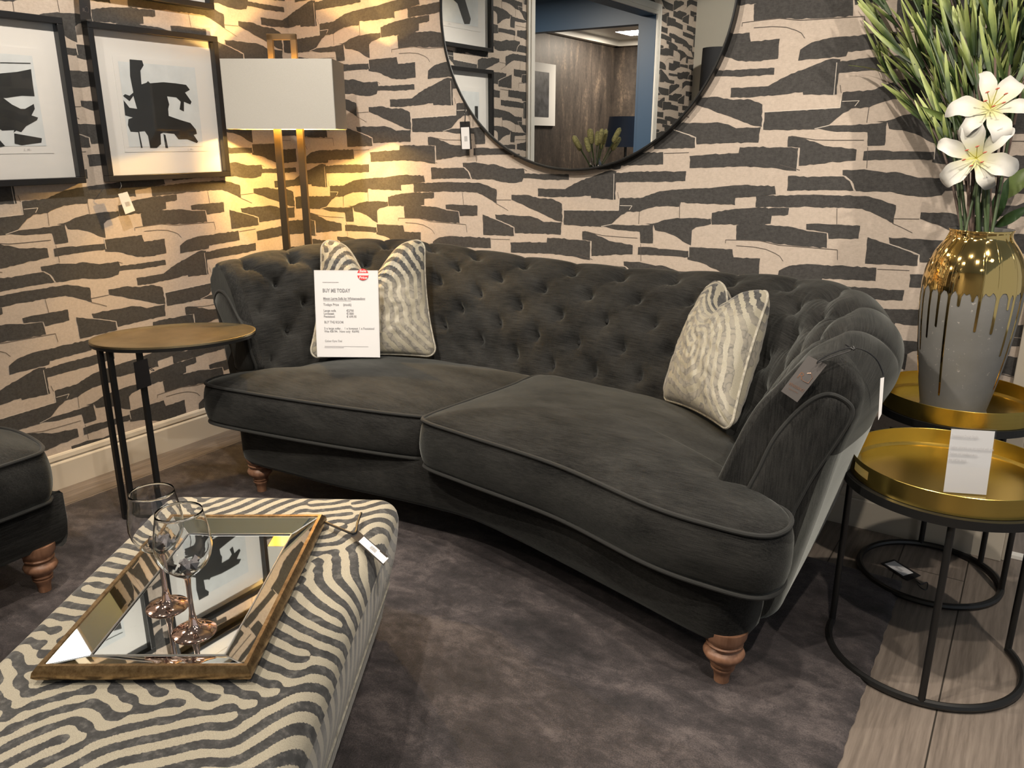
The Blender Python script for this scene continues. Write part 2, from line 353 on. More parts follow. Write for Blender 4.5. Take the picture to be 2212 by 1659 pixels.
# ================================================================== ROOM
# wallpaper: one drop of the design (traced once in metres), hung as a half-drop repeat
def c1(p): return (1560+.19892*p[0], .19892*p[1])
def c2(p): return (1500+.25316*p[0], 280+.25316*p[1])
def c3(p): return (1000+.25316*p[0], 330+.25316*p[1])
def c4(p): return (720+.19892*p[0], .19892*p[1])
def c5(p): return (660+.19892*p[0], 250+.19892*p[1])
RAW = [
 (c1, [(95,955),(300,945),(500,935),(600,880),(750,800),(980,715),(1120,655),(1200,635),(1285,645),(1245,1025),(1150,1030),(880,1030),(875,1000),(750,1015),(340,1055),(90,1058)]),
 (c3, [(1300,175),(1500,160),(1905,156),(1898,240),(1700,248),(1298,250)]),
 (c3, [(1190,628),(1270,612),(1480,620),(1625,615),(1620,772),(1515,770),(1508,675),(1300,655)]),
 (c3, [(1560,606),(1640,600),(1720,572),(1830,555),(2115,562),(2118,608),(2055,625),(1990,635),(1955,660),(1945,790),(1900,770),(1850,735),(1800,705),(1720,675),(1640,660),(1627,616)]),
 (c2, [(150,710),(320,680),(520,665),(808,668),(800,725),(660,735),(650,803),(500,810),(150,810)]),
 (c2, [(525,565),(850,560),(1050,555),(1200,562),(1490,570),(1600,600),(1720,645),(1700,800),(1610,755),(1500,700),(1430,675),(1225,668),(1000,660),(700,662),(522,660)]),
 (c2, [(800,395),(1000,400),(1275,400),(1325,440),(1358,520),(1100,515),(790,520)]),
 (c2, [(1265,345),(1450,338),(1600,360),(1720,360),(1810,385),(1910,410),(2160,415),(2165,490),(2110,560),(1980,575),(1800,560),(1700,535),(1380,525),(1345,440),(1292,395),(1265,388)]),
 (c3, [(500,178),(905,185),(905,232),(720,230),(510,215)]),
 (c3, [(415,358),(560,360),(640,385),(770,395),(845,435),(850,590),(800,580),(610,490),(480,430),(415,400)]),
 (c3, [(275,525),(450,535),(590,545),(640,560),(690,590),(845,592),(835,700),(660,690),(445,685),(440,635),(375,603),(283,565)]),
 (c3, [(170,525),(278,570),(368,610),(433,640),(436,708),(175,700)]),
 (c2, [(955,805),(1100,805),(1415,820),(1400,930),(1145,930),(1140,880),(955,852)]),
 (c2, [(360,815),(500,805),(660,815),(830,830),(960,865),(1130,885),(1130,1010),(980,1000),(860,990),(680,970),(560,945),(358,942)]),
 (c4, [(385,650),(690,620),(705,695),(890,675),(895,840),(740,860),(640,855),(500,790),(385,770)]),
 (c3, [(1495,805),(1600,805),(1700,820),(1925,838),(1920,890),(1700,875),(1492,868)]),
 (c3, [(1020,670),(1070,672),(1130,695),(1210,730),(1250,752),(1330,765),(1450,790),(1448,865),(1330,870),(1098,880),(1098,752),(1020,742)]),
 (c3, [(405,765),(550,762),(715,765),(720,725),(800,728),(1000,745),(1088,755),(1085,915),(1000,900),(950,885),(750,860),(410,850)]),
 (c5, [(10,445),(60,400),(150,375),(520,365),(530,470),(250,480),(245,510),(10,520)]),
]
RIVER = [c3(p) for p in [(862,492),(1330,495),(1340,388),(1540,380),(1680,328),(1760,320),(1960,303)]]+[c2(p) for p in [(125,500),(200,490),(400,474),(685,480),(695,552),(520,570),(350,582),(348,645),(200,635),(0,628)]]+[c3(p) for p in [(1860,420),(1850,458),(1650,455),(1560,480),(1510,502),(1400,502),(1330,550),(1270,605),(1180,632),(990,622),(862,612)]]
SHAPES = [[c(p) for p in pts] for c, pts in RAW]+[RIVER]
SHAPES = [[(lambda q: (q[0], q[2]))(ony(x, y, YB)) for x, y in s] for s in SHAPES]
LINES = [(c2, [(265,968),(268,940),(420,942),(560,947),(720,985),(980,1005),(1220,1025),(1222,1112)], 0), (c2, [(358,990),(500,1000),(610,1020),(690,1055),(730,1080),(757,1122)], 0),
 (c2, [(1217,672),(1215,808)], 0), (c3, [(1040,668),(1190,705),(1300,715),(1490,728)], 0), (c2, [(1480,150),(1475,250),(1470,330)], 0), (c3, [(240,735),(400,740)], 0), (c3, [(1507,502),(1500,608)], 0),
 (c2, [(1690,800),(1760,830),(1860,880)], 0), (c3, [(272,402),(412,402)], 0), (c3, [(855,440),(857,612)], 1), (c3, [(1290,178),(1286,402)], 1), (c3, [(1092,758),(1086,912)], 1),
 (c2, [(1285,398),(1335,440),(1365,522)], 1), (c3, [(278,567),(370,606),(438,637),(440,700)], 1), (c3, [(1340,450),(1445,452),(1420,488)], 1), (c3, [(1180,628),(1270,610)], 1), (c3, [(1930,790),(1928,890)], 1), (c3, [(860,489),(1330,492),(1333,395)], 1),
 (c2, [(2140,410),(2205,440)], 0), (c3, [(1320,335),(1330,390)], 0), (c3, [(1850,420),(1848,555)], 0), (c2, [(730,300),(900,345)], 0)]
LN = []
for c, pts, k in LINES:
    q = [(lambda w: (w[0], w[2]))(ony(*c(p), YB)) for p in pts]
    for a, b in zip(q[:-1], q[1:]): LN.append((a, b, k))
DX, DZ = .812, .379
def rough_edge(poly, rs):
    out = []; n = len(poly)
    for i in range(n):
        a = np.array(poly[i]); b = np.array(poly[(i+1) % n]); L = np.linalg.norm(b-a); k = max(1, int(L/.012))
        nn = np.array([-(b-a)[1], (b-a)[0]])/(L+1e-9)
        for j in range(k):
            out.append(tuple(a+(b-a)*j/k+nn*rs.randn()*(.0011 if j else 0)))
    return out
rsE = np.random.RandomState(3)
SHAPES = [rough_edge(s, rsE) for s in SHAPES]
def clip_poly(poly, lo, hi, ax):
    def cut(pl, val, keep_less):
        out = []
        for i in range(len(pl)):
            a, b = pl[i], pl[(i+1) % len(pl)]
            ia = (a[ax] <= val) if keep_less else (a[ax] >= val); ib = (b[ax] <= val) if keep_less else (b[ax] >= val)
            if ia: out.append(a)
            if ia != ib:
                t = (val-a[ax])/(b[ax]-a[ax]); out.append((a[0]+(b[0]-a[0])*t, a[1]+(b[1]-a[1])*t))
        return out
    poly = cut(poly, hi, True)
    return cut(poly, lo, False) if len(poly) > 2 else []
def paper_on(mb, rects, to3, shift=0.0):
    # rects in paper coordinates (s, z); to3(s, z, off) places a point
    for (s0, s1, z0, z1) in rects:
        for i in range(-12, 13):
            for j in range(-9, 10):
                if (i+j) % 2: continue
                ox, oz = i*DX+shift, j*DZ
                for kk, sh in enumerate(SHAPES):
                    xs = [p[0]+ox for p in sh]; zs = [p[1]+oz for p in sh]
                    if max(xs) < s0 or min(xs) > s1 or max(zs) < z0 or min(zs) > z1: continue
                    pl = clip_poly(list(zip(xs, zs)), s0, s1, 0)
                    if len(pl) > 2: pl = clip_poly(pl, z0, z1, 1)
                    if len(pl) > 2: mb.poly([to3(a, b, .0006+.00003*kk) for a, b in pl], 1)
                for a, b, k in LN:
                    A = (a[0]+ox, a[1]+oz); B = (b[0]+ox, b[1]+oz)
                    if min(A[0], B[0]) < s0 or max(A[0], B[0]) > s1 or min(A[1], B[1]) < z0 or max(A[1], B[1]) > z1: continue
                    d = np.array([B[0]-A[0], B[1]-A[1]]); L = np.linalg.norm(d)
                    nn = np.array([-d[1], d[0]])/L*(.0011 if k else .0010)
                    mb.add([to3(A[0]+nn[0], A[1]+nn[1], .0014), to3(B[0]+nn[0], B[1]+nn[1], .0014), to3(B[0]-nn[0], B[1]-nn[1], .0014), to3(A[0]-nn[0], A[1]-nn[1], .0014)], [(0, 1, 2, 3)], 3 if k else 2)
PAPER = [M['beige'], M['char'], M['line'], M['chalk']]
mb = MB(); mb.box((XL-.15, YB, 0), (.035, YB+.12, CEIL)); paper_on(mb, [(XL, .035, .14, CEIL)], lambda s, z, o: (s, YB-o, z))
tag(build('wall_back', mb, PAPER, smooth=False, recalc=False), kind='structure')
mb = MB(); D0, D1, DT = -1.5, .66, 2.50; YR = -2.5
mb.box((XL-.14, D1, 0), (XL, YB, CEIL)); mb.box((XL-.14, D0, DT), (XL, D1, CEIL)); mb.box((XL-.14, YR, 0), (XL, D0, CEIL))
# paper continues round the corner: s = XL - (YB - y)
paper_on(mb, [(XL-(YB-D1), XL, .14, CEIL), (XL-(YB-D0), XL-(YB-D1), DT, CEIL), (XL-(YB-YR), XL-(YB-D0), .14, CEIL)], lambda s, z, o: (XL+o, YB-(XL-s), z))
tag(build('wall_left', mb, PAPER, smooth=False, recalc=False), kind='structure')
mb = MB(); mb.box((XL-.14, YR-.12, 0), (2.6, YR, CEIL)); tag(build('wall_rear', mb, M['creamwall'], smooth=False), kind='structure')
mb = MB(); mb.box((.035, 5.0, 0), (2.72, 5.1, CEIL)); tag(build('wall_beyond', mb, M['creamwall'], smooth=False), kind='structure')
mb = MB(); mb.box((-7.2, -6.2, -.06), (2.72, 5.1, 0)); tag(build('floor', mb, M['floor'], smooth=False), kind='structure')
mb = MB(); mb.box((XL-.14, YR-.12, CEIL), (2.72, 5.1, CEIL+.08))
for yb in (-1.6, -.35, .9, 2.15): mb.box((XL, yb-.02, CEIL-.012), (2.6, yb+.02, CEIL))
for xb in (-2.6, -1.35, -.1, 1.15): mb.box((xb-.02, YR, CEIL-.012), (xb+.02, YB, CEIL))
tag(build('ceiling', mb, M['ceil'], smooth=False), kind='structure')
def skirting(name, a, b, nrm):
    a, b, nrm = np.array(a, float), np.array(b, float), np.array(nrm, float)
    prof = [(0, 0), (.016, 0), (.016, .108), (.0135, .113), (.006, .115), (.006, .121), (.011, .124), (.009, .140), (.005, .147), (0, .149)]
    mb = MB(); Pp = [[tuple(q+nrm*d)+(z,) for d, z in prof] for q in (a, b)]
    mb.grid(np.array(Pp)); return tag(build(name, mb, M['cream'], smooth=False), kind='structure')
skirting('baseboard_left', (XL, D1+.10), (XL, YB), (1, 0))
skirting('baseboard_back', (XL, YB), (.0, YB), (0, -1))
mb = MB(); mb.box((.0, YB-.02, 0), (.062, YB+.14, CEIL)); mb.box((.062, YB-.008, 0), (.085, YB+.14, CEIL))
tag(build('trim_1', mb, M['cream'], smooth=False, bevel=.003), kind='structure')
mb = MB(); mb.box((.085, YB+.03, 0), (2.6, YB+.05, .012)); mb.box((.085, YB+.05, 0), (2.6, YB+.075, .006)); tag(build('trim_2', mb, M['white'], smooth=False), kind='structure')
mb = MB()
for (y0, y1) in ((D1, D1+.09), (D0-.09, D0)): mb.box((XL-.02, y0, 0), (XL+.018, y1, DT+.09)); mb.box((XL+.018, y0+.02, 0), (XL+.026, y1-.03, DT+.06))
mb.box((XL-.02, D0, DT), (XL+.018, D1, DT+.09)); mb.box((XL+.018, D0, DT+.03), (XL+.026, D1, DT+.06))
tag(build('trim_3', mb, M['white'], smooth=False), kind='structure')
# the room seen through the doorway (in the round mirror)
PX = XL-.145
mb = MB(); mb.box((-5.6, -1.62, 2.43), (PX, -1.5, CEIL)); mb.box((PX, -1.56, 0), (XL+.001, -1.494, DT)); mb.box((PX, D1-.006, 0), (XL+.001, D1+.02, DT)); mb.box((PX, D0, DT-.006), (XL+.001, D1, DT+.02)); mb.box((-3.46, -1.62, 0), (PX, -1.5, 2.43)); tag(build('wall_passage', mb, M['blue'], smooth=False), kind='structure')
CN = refl_x(1331, 84, -6.0); CNY = CN[1]
mb = MB(); mb.box((-6.12, CNY-.1, 0), (-6.0, 1.2, 3.3)); mb.box((-6.0, CNY-.1, 0), (-2.5, CNY, 3.3)); tag(build('wall_far', mb, M['mottled'], smooth=False), kind='structure')
zc = max(2.8, CN[2]-.03)
mb = MB(); mb.box((-6.0, CNY, zc), (XL-.15, 1.1, zc+.05)); mb.box((-6.0, CNY, zc-.09), (-5.9, 1.1, zc)); mb.box((-6.0, CNY, zc-.09), (XL-.15, CNY+.1, zc)); tag(build('ceiling_far', mb, M['white'], smooth=False), kind='structure')
mb = MB(); mb.box((XL-.15, 1.1, 0), (XL-.14, 1.2, 1)); mb.box((-6.0, 1.1, 0), (XL-.15, 1.2, 3.3)); tag(build('wall_far_side', mb, M['mottled'], smooth=False), kind='structure')

# ================================================================== RUG
mb = MB(); rx0, rx1, ry0, ry1 = -3.085, -.20, -.9, 2.68; N1, N2 = 150, 180
G = np.zeros((N1, N2, 3))
for i in range(N1):
    for j in range(N2):
        x = rx0+(rx1-rx0)*i/(N1-1); y = ry0+(ry1-ry0)*j/(N2-1)
        e = min(i, N1-1-i, j, N2-1-j)
        wob = .0015*math.sin(y*37)+.0015*math.sin(y*91) if i in (0, N1-1) else 0
        G[i, j] = (x+wob, y, .002 if e == 0 else .0125+.0012*noise.noise((x*30, y*30, 0)))
mb.grid(G); tag(build('area_rug', mb, M['rug']), 'dark plum grey viscose area rug lying under the sofa and footstool', 'rug')
RUGZ = .0125

# ================================================================== SOFA
def cushion(name, outline, z0, z1, crown, parent, seed, edge_r=.028, mat=None, sag=.0):
    """boxed seat cushion: crowned top, boxing, crowned underside, corded edges"""
    mat = mat or M['velvet']
    O = np.array(outline, float); O = spline(np.c_[O, np.zeros(len(O))], 260, closed=True)[:, :2]
    d = np.linalg.norm(np.roll(O, -1, 0)-O, axis=1); s = np.r_[0, np.cumsum(d)]; tot = s[-1]
    t = np.linspace(0, tot, 280, endpoint=False); O = np.c_[np.interp(t, s, np.r_[O[:, 0], O[0, 0]]), np.interp(t, s, np.r_[O[:, 1], O[0, 1]])]
    c = O.mean(0); rings = []
    rad = [1, .985, .96, .92, .86, .78, .68, .56, .42, .27, .12, .0005]
    for k in rad:
        z = z1+crown*(1-k**2.4)**.8
        rings.append([(c[0]+(p[0]-c[0])*k, c[1]+(p[1]-c[1])*k, z+.004*noise.noise((p[0]*k*9+seed, p[1]*k*9, 0))) for p in O])
    nrm = np.roll(O, -1, 0)-np.roll(O, 1, 0); nrm = np.c_[nrm[:, 1], -nrm[:, 0]]; nrm /= np.linalg.norm(nrm, axis=1)[:, None]
    if ((O-c)*nrm).sum() < 0: nrm = -nrm
    side = []
    for q in np.linspace(1, 0, 9):
        b = edge_r*math.sin(PI*q)**.7*.6
        side.append([(p[0]+m[0]*(b+.0025*noise.noise((i*.35, q*3, seed))), p[1]+m[1]*b, z0+(z1-z0)*q) for i, (p, m) in enumerate(zip(O, nrm))])
    bot = [[(c[0]+(p[0]-c[0])*k, c[1]+(p[1]-c[1])*k, z0-sag*(1-k**3)) for p in O] for k in (.9, .6, .2, .0005)]
    R_ = np.array(rings[::-1]+side[1:-1]+[side[-1]]+bot)
    mb = MB(); mb.grid(R_, cv=True)
    V = np.array(mb.v); fl = np.c_[V[:, 0], V[:, 1]+V[:, 2], V[:, 2]]
    o = build(name, mb, mat, parent, uv=fl, sharp=75)
    for zz in (z1+.002, z0):
        pm = MB(); pm.tube([(p[0]+m[0]*.004, p[1]+m[1]*.004, zz) for p, m in zip(O, nrm)], .0062, 8, closed=True)
        build('piping', pm, M['pipe'], o)
    return o
def turned_leg(name, parent, x, y, ztop, lean=0.0, sc=1.0):
    h = ztop-RUGZ
    prof = [(.020, 0), (.021, .10), (.025, .20), (.031, .24), (.032, .27), (.026, .285), (.033, .31), (.034, .33), (.028, .35), (.036, .40), (.050, .47), (.055, .54), (.050, .60), (.038, .63), (.037, .655), (.047, .68), (.049, .71), (.043, .735), (.050, .78), (.056, .86), (.058, 1.0)]
    mb = MB(); mb.lathe([(r*sc, z*h) for r, z in prof], (x, y, RUGZ), 32)
    return build(name, mb, M['wood'], parent, sharp=60)

SZ0, SZ1 = .335, .495
sofa = empty('chesterfield_sofa', (-1.55, 2.4, 0), 'large charcoal velvet button-tufted sofa with two seat cushions against the back wall', 'sofa')
ST = [  # inner foot B(x,y), crest T(x,y), crest height, roll overhang
 ((-2.50, 2.06), (-2.775, 2.13), .925, .115), ((-2.46, 2.24), (-2.70, 2.30), .948, .14), ((-2.38, 2.43), (-2.63, 2.53), .960, .13), ((-2.24, 2.53), (-2.56, 2.765), .962, .115),
 ((-2.04, 2.57), (-2.37, 2.875), .955, .10), ((-1.82, 2.59), (-2.04, 2.90), .935, .09), ((-1.57, 2.60), (-1.62, 2.905), .918, .09), ((-1.30, 2.585), (-1.28, 2.905), .916, .09),
 ((-1.04, 2.545), (-.97, 2.905), .928, .09), ((-.84, 2.47), (-.69, 2.855), .942, .10), ((-.72, 2.35), (-.50, 2.71), .950, .13), ((-.685, 2.20), (-.405, 2.48), .943, .145), ((-.665, 2.06), (-.375, 2.25), .930, .148), ((-.650, 1.930), (-.385, 2.035), .905, .095)]
NU = 620
Bp = spline([(*s[0], 0) for s in ST], NU); Tp = spline([(*s[1], s[2]) for s in ST], NU); RO = spline([(s[3], 0, 0) for s in ST], NU)[:, 0]
def profile(L, zc, ro, bx=0.0):
    return [(0.0, .36), (.06*L, .47), (.22*L, .61), (.40*L, .74), (.58*L, zc-.095), (.78*L, zc-.028), (L, zc), (L+.5*ro, zc-.022), (L+.9*ro, zc-.085), (L+.90*ro, zc-.155), (L+.66*ro, zc-.23), (L+.46*ro, .60), (L+.14*ro, .45), (L-.27*ro, .28), (L-.60*ro, .172), (L-1.0*ro, .146)]
NV = 118
prof0 = None; BASE = np.zeros((NU, NV, 3)); S_of = np.zeros((NU, NV)); VC = np.zeros(NU)
for i in range(NU):
    b = Bp[i]; t = Tp[i]; d = t[:2]-b[:2]; L = np.linalg.norm(d); d /= L
    pr = spline([(s, z, 0) for s, z in profile(L, t[2], RO[i])], NV)
    al = np.r_[0, np.cumsum(np.linalg.norm(np.diff(pr[:, :2], axis=0), axis=1))]
    # lean the arm fronts: the foot stays, the crest sits further back (T already does that)
    BASE[i, :, 0] = b[0]+d[0]*pr[:, 0]; BASE[i, :, 1] = b[1]+d[1]*pr[:, 0]; BASE[i, :, 2] = pr[:, 1]
    S_of[i] = al; VC[i] = al[int(np.argmax(pr[:, 1]))]
mid = BASE[:, int(NV*.25), :]; ul = np.r_[0, np.cumsum(np.linalg.norm(np.diff(mid, axis=0), axis=1))]; UL = ul[-1]
dU = np.gradient(BASE, axis=0); dV = np.gradient(BASE, axis=1); NRM = np.cross(dU, dV); NRM /= np.linalg.norm(NRM, axis=2)[:, :, None]+1e-9
if NRM[NU//2, NV//4, 1] > 0: NRM = -NRM
nb = 15; DU = UL/nb; DV = .103
Ug = np.repeat(ul[:, None], NV, 1); Vg = S_of-VC[:, None]+.060
av = Ug/DU-.25; bv = Vg/(2*DV); A_ = av+bv; B_ = av-bv
fa = A_-np.round(A_); fb = B_-np.round(B_)
du_ = (fa+fb)/2*DU; dv_ = (fa-fb)*DV; dist = np.sqrt(du_**2+dv_**2)
endm = np.clip(Ug/.10, 0, 1)*np.clip((UL-Ug)/.10, 0, 1)
mask = np.clip((Vg+.52)/.05, 0, 1)*np.clip((.05-Vg)/.03, 0, 1)*endm
arm = np.clip(1.3-np.minimum(Ug, UL-Ug)/.85, 0, 1)
below = np.clip((.012-Vg)/.024, 0, 1)
puff = np.abs(np.sin(PI*A_)*np.sin(PI*B_))**.45
folds = np.abs(np.sin(PI*av))**.42
over = (1-below)*np.clip((.27-Vg)/.14, 0, 1)*endm
ang = np.arctan2(dv_, du_)
pleat = np.exp(-dist/.05)*np.sin(ang*11+3*np.sin(Ug*40))*.0030
h = (-.046*np.exp(-(dist/.0175)**1.3)-.012*np.exp(-(dist/.06)**1.5)+pleat)*mask+(.0015+.010*arm+.006*np.clip((Vg+.16)/.12, 0, 1))*(puff-.6)*mask*below+(.013+.008*arm)*(folds-.72)*over
BASE = BASE+NRM*h[:, :, None]
mb = MB(); mb.grid(BASE); fl = np.stack([Ug, S_of, BASE[:, :, 2]*0], 2).reshape(-1, 3)
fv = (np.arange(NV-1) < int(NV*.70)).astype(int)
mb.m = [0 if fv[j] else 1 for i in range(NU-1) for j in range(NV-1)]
back = build('tufted_back', mb, [M['velvet'], M['velvetlit']], sofa, uv=fl, sharp=85)
# buttons
for ia in range(-30, 60):
    for ib in range(-30, 60):
        uu = ((ia+ib)/2+.25)*DU; vv = (ia-ib)*DV
        if uu < .08 or uu > UL-.08 or vv > .01 or vv < -.50: continue
        i = int(np.clip(np.searchsorted(ul, uu), 0, NU-1)); j = int(np.argmin(abs(Vg[i]-vv)))
        p = BASE[i, j]+NRM[i, j]*.004; q = MB(); nn = Vector(NRM[i, j]); rot = nn.to_track_quat('Z', 'Y')
        q.lathe([(.0115, -.004), (.0115, .000), (.009, .004), (.004, .006), (.0001, .0065)], (0, 0, 0), 12)
        q.v = [tuple(rot @ Vector(w)+Vector(p)) for w in q.v]; build('button', q, M['button'], sofa)
# arm fronts: rounded cap, pleated scroll, corded facing
for end, sgn in ((0, -1), (NU-1, 1)):
    ring = BASE[end]; nxt = BASE[end+1 if end == 0 else end-1]; fdir = (ring-nxt).mean(0); fdir[2] = 0; fdir /= np.linalg.norm(fdir)
    # face polygon: ring closed along the seat foot
    rg = ring[:int(NV*.995)]; c = np.array([rg[:, 0].mean(), rg[:, 1].mean(), rg[:, 2].mean()])
    rows = []; K = len(rg)
    for k, off in ((1, 0), (.985, .012), (.955, .024), (.90, .034), (.82, .038)):
        row = []
        for jj, p in enumerate(rg):
            cc_ = np.array([np.interp(p[2], [.2, .5, .75, .95], [np.mean([rg[0, a], rg[-1, a]]) if 0 else np.interp(p[2], [.17, .55, .8], [rg[int(K*.9)][a]*.5+rg[0][a]*.5, rg[int(K*.80)][a]*.5+rg[int(K*.12)][a]*.5, rg[int(K*.62)][a]*.5+rg[int(K*.34)][a]*.5]) for _ in range(4)]) for a in (0, 1)]+[np.clip(p[2], .2, .80)])
            pl = .0035*math.sin(jj*1.05)*(1 if .26*K < jj < .66*K else 0)*(1 if 1 > k > .83 else 0)
            row.append(cc_+(p-cc_)*k+fdir*(off+pl))
        rows.append(row)
    mbf = MB(); mbf.grid(np.array(rows)); last = np.array(rows[-1])
    mbf.m = [1 if jj_ > K*.70 and kk_ < 4 else 0 for kk_ in range(len(rows)-1) for jj_ in range(K-1)]
    mbf.poly(last.tolist()[::-1])
    V = np.array(mbf.v); build('arm_front', mbf, [M['velvet'], M['velvetlit']], sofa, uv=np.c_[V[:, 2], V[:, 0], V[:, 1]], sharp=80)
    # facing panel inside the arm front
    e1 = np.array([fdir[1], -fdir[0], 0])*(-1 if fdir[1] < 0 else 1)
    if end == 0: px = [(-.075, .46), (-.085, .60), (-.125, .72), (-.165, .80), (-.125, .825), (-.075, .80), (-.045, .70), (-.02, .60), (.0, .46)]
PANELS = {}
def facing(pts, nrm):
    """corded facing panel on the front of an arm: pts are world points of its outline"""
    pts = spline(pts, 70, closed=True); nrm = np.array(nrm, float); nrm /= np.linalg.norm(nrm)
    c = pts.mean(0); mb = MB(); rows = [[c+(p-c)*k+nrm*o for p in pts] for k, o in ((1, -.03), (1, .004), (.93, .012), (.75, .015), (.4, .016), (.0005, .016))]
    mb.grid(np.array(rows), cv=True); V = np.array(mb.v)
    o = build('arm_facing', mb, M['velvet'], sofa, uv=np.c_[V[:, 2], V[:, 0], V[:, 1]], sharp=80)
    pm = MB(); pm.tube([p+nrm*.006 for p in pts], .006, 8, closed=True); build('piping', pm, M['pipe'], o)
fr_px = [(1611,1077),(1640,1010),(1676,940),(1734,876),(1786,850),(1830,868),(1838,896),(1806,951),(1752,1030),(1716,1096),(1700,1125),(1655,1110)]
def on_arm(px, st, off):
    b, t = np.array(st[0]), np.array(st[1]); d = (t-b)/np.linalg.norm(t-b); nv = np.array([d[1], -d[0]]); nv = nv if nv[1] < 0 else -nv
    p0 = b+nv*off; out = []
    for x, y in px:
        r_ = ray(x, y); k = (p0@nv)/(r_[:2]@nv); out.append(CAM+r_*k)
    return out, (nv[0], nv[1], 0)
pts, nv = on_arm(fr_px, ST[-1], .036); facing(pts, nv)
fl_px = [(556,798),(545,760),(534,715),(516,682),(494,640),(476,628),(468,648),(484,690),(500,735),(510,775),(516,800),(535,803)]
pts, nv = on_arm(fl_px, ST[0], .036); facing(pts, nv)
# plinth
def lerp_path(P_, n): return spline(np.array([(p[0], p[1], 0) for p in P_]), n)
front = [(-2.585, 2.02), (-2.575, 1.96), (-2.50, 1.935), (-2.30, 1.945), (-2.06, 1.96), (-1.75, 2.00), (-1.50, 2.015), (-1.28, 1.975), (-1.08, 1.925), (-.82, 1.855), (-.62, 1.800), (-.53, 1.790), (-.475, 1.835), (-.46, 1.92)]
outer = BASE[::-1, -1, :2]
ol = [tuple(q) for q in lerp_path(front, 120)[:, :2]]+[tuple(q) for q in outer[::12]]
mb = MB(); O = np.array(ol); c = O.mean(0)
def inset(O, d):
    n_ = np.roll(O, -1, 0)-np.roll(O, 1, 0); n_ = np.c_[n_[:, 1], -n_[:, 0]]; n_ /= np.linalg.norm(n_, axis=1)[:, None]+1e-9
    return O-n_*d if ((O-c)*n_).sum() > 0 else O+n_*d
rows = [[(p[0], p[1], z) for p in inset(O, d)] for z, d in ((.345, .01), (.34, .002), (.30, 0), (.20, .001), (.17, .005), (.152, .015), (.147, .032))]
mb.grid(np.array(rows), cv=True); mb.poly(rows[-1]); mb.poly(rows[0][::-1]); V = np.array(mb.v)
build('base', mb, M['velvet'], sofa, uv=np.c_[V[:, 0], V[:, 2], V[:, 1]], sharp=80)
# seat cushions
cl = [(-2.60, 1.86), (-2.35, 1.885), (-1.99, 1.945), (-1.71, 2.01), (-1.655, 2.055), (-1.632, 2.20), (-1.60, 2.45), (-1.60, 2.62), (-1.70, 2.635), (-2.0, 2.62), (-2.24, 2.575), (-2.40, 2.46), (-2.48, 2.27), (-2.51, 2.10), (-2.54, 2.04), (-2.60, 2.02), (-2.648, 1.99), (-2.655, 1.91)]
cr = [(-1.615, 1.965), (-1.44, 1.935), (-1.07, 1.88), (-.73, 1.775), (-.55, 1.755), (-.445, 1.765), (-.405, 1.82), (-.410, 1.895), (-.45, 1.94), (-.53, 1.96), (-.575, 2.01), (-.60, 2.10), (-.63, 2.24), (-.71, 2.41), (-.88, 2.54), (-1.15, 2.60), (-1.45, 2.635), (-1.585, 2.62), (-1.60, 2.45), (-1.628, 2.2), (-1.645, 2.02)]
cushion('seat_cushion', cl, SZ0, SZ1-.005, .062, sofa, 1.0, sag=-.01)
cushion('seat_cushion', cr, SZ0, SZ1+.005, .085, sofa, 5.0, sag=-.01)
turned_leg('leg', sofa, -.530, 1.848, .18, sc=1.0); turned_leg('leg', sofa, -2.53, 2.0, .18, sc=.92); turned_leg('leg', sofa, -.62, 2.62, .18, sc=.9); turned_leg('leg', sofa, -2.40, 2.66, .18, sc=.9)

# ---- second sofa, along the left wall, only its near end is in view
s2 = empty('loveseat', (-2.78, .5, 0), 'second charcoal velvet seat cut off by the left edge, beside the left wall', 'sofa')
c2o = [(-2.43, 1.07), (-2.455, 1.14), (-2.55, 1.17), (-2.70, 1.18), (-2.82, 1.15), (-2.86, 1.07), (-3.0, 1.03), (-3.02, .5), (-3.0, .42), (-2.7, .40), (-2.47, .41), (-2.425, .45), (-2.42, .75)]
cushion('seat_cushion', c2o, .33, .49, .06, s2, 9.0, sag=-.01)
mb = MB(); O2 = np.array([(-2.455, 1.13), (-2.50, 1.175), (-2.7, 1.16), (-3.05, 1.17), (-3.2, 1.1), (-3.2, -.25), (-3.1, -.3), (-2.6, -.3), (-2.46, -.26), (-2.44, 0), (-2.44, .6)])
O2 = spline(np.c_[O2, np.zeros(len(O2))], 120, closed=True)[:, :2]; c = O2.mean(0)
rows = [[(p[0], p[1], z) for p in inset(O2, d)] for z, d in ((.34, .01), (.33, 0), (.24, 0), (.19, .006), (.168, .02), (.163, .04))]
mb.grid(np.array(rows), cv=True); mb.poly(rows[-1]); mb.poly(rows[0][::-1]); V = np.array(mb.v); build('base', mb, M['velvet'], s2, uv=np.c_[V[:, 1], V[:, 2], V[:, 0]], sharp=80)
c2b = [(-2.40, .38), (-2.45, .385), (-2.9, .38), (-3.0, .34), (-3.0, -.2), (-2.9, -.27), (-2.46, -.27), (-2.40, -.23)]
cushion('seat_cushion', c2b, .33, .49, .06, s2, 11.0, sag=-.01)
BB = spline([(-2.80, 1.06, 0), (-2.98, 1.02, 0), (-3.03, .85, 0), (-3.03, .4, 0), (-3.03, 0, 0), (-2.98, -.26, 0), (-2.80, -.3, 0)], 120)
TT = spline([(-2.85, 1.15, .85), (-3.08, 1.12, .86), (-3.17, .9, .87), (-3.17, .4, .87), (-3.17, -.1, .87), (-3.1, -.38, .86), (-2.85, -.42, .85)], 120)
G = np.zeros((120, 50, 3))
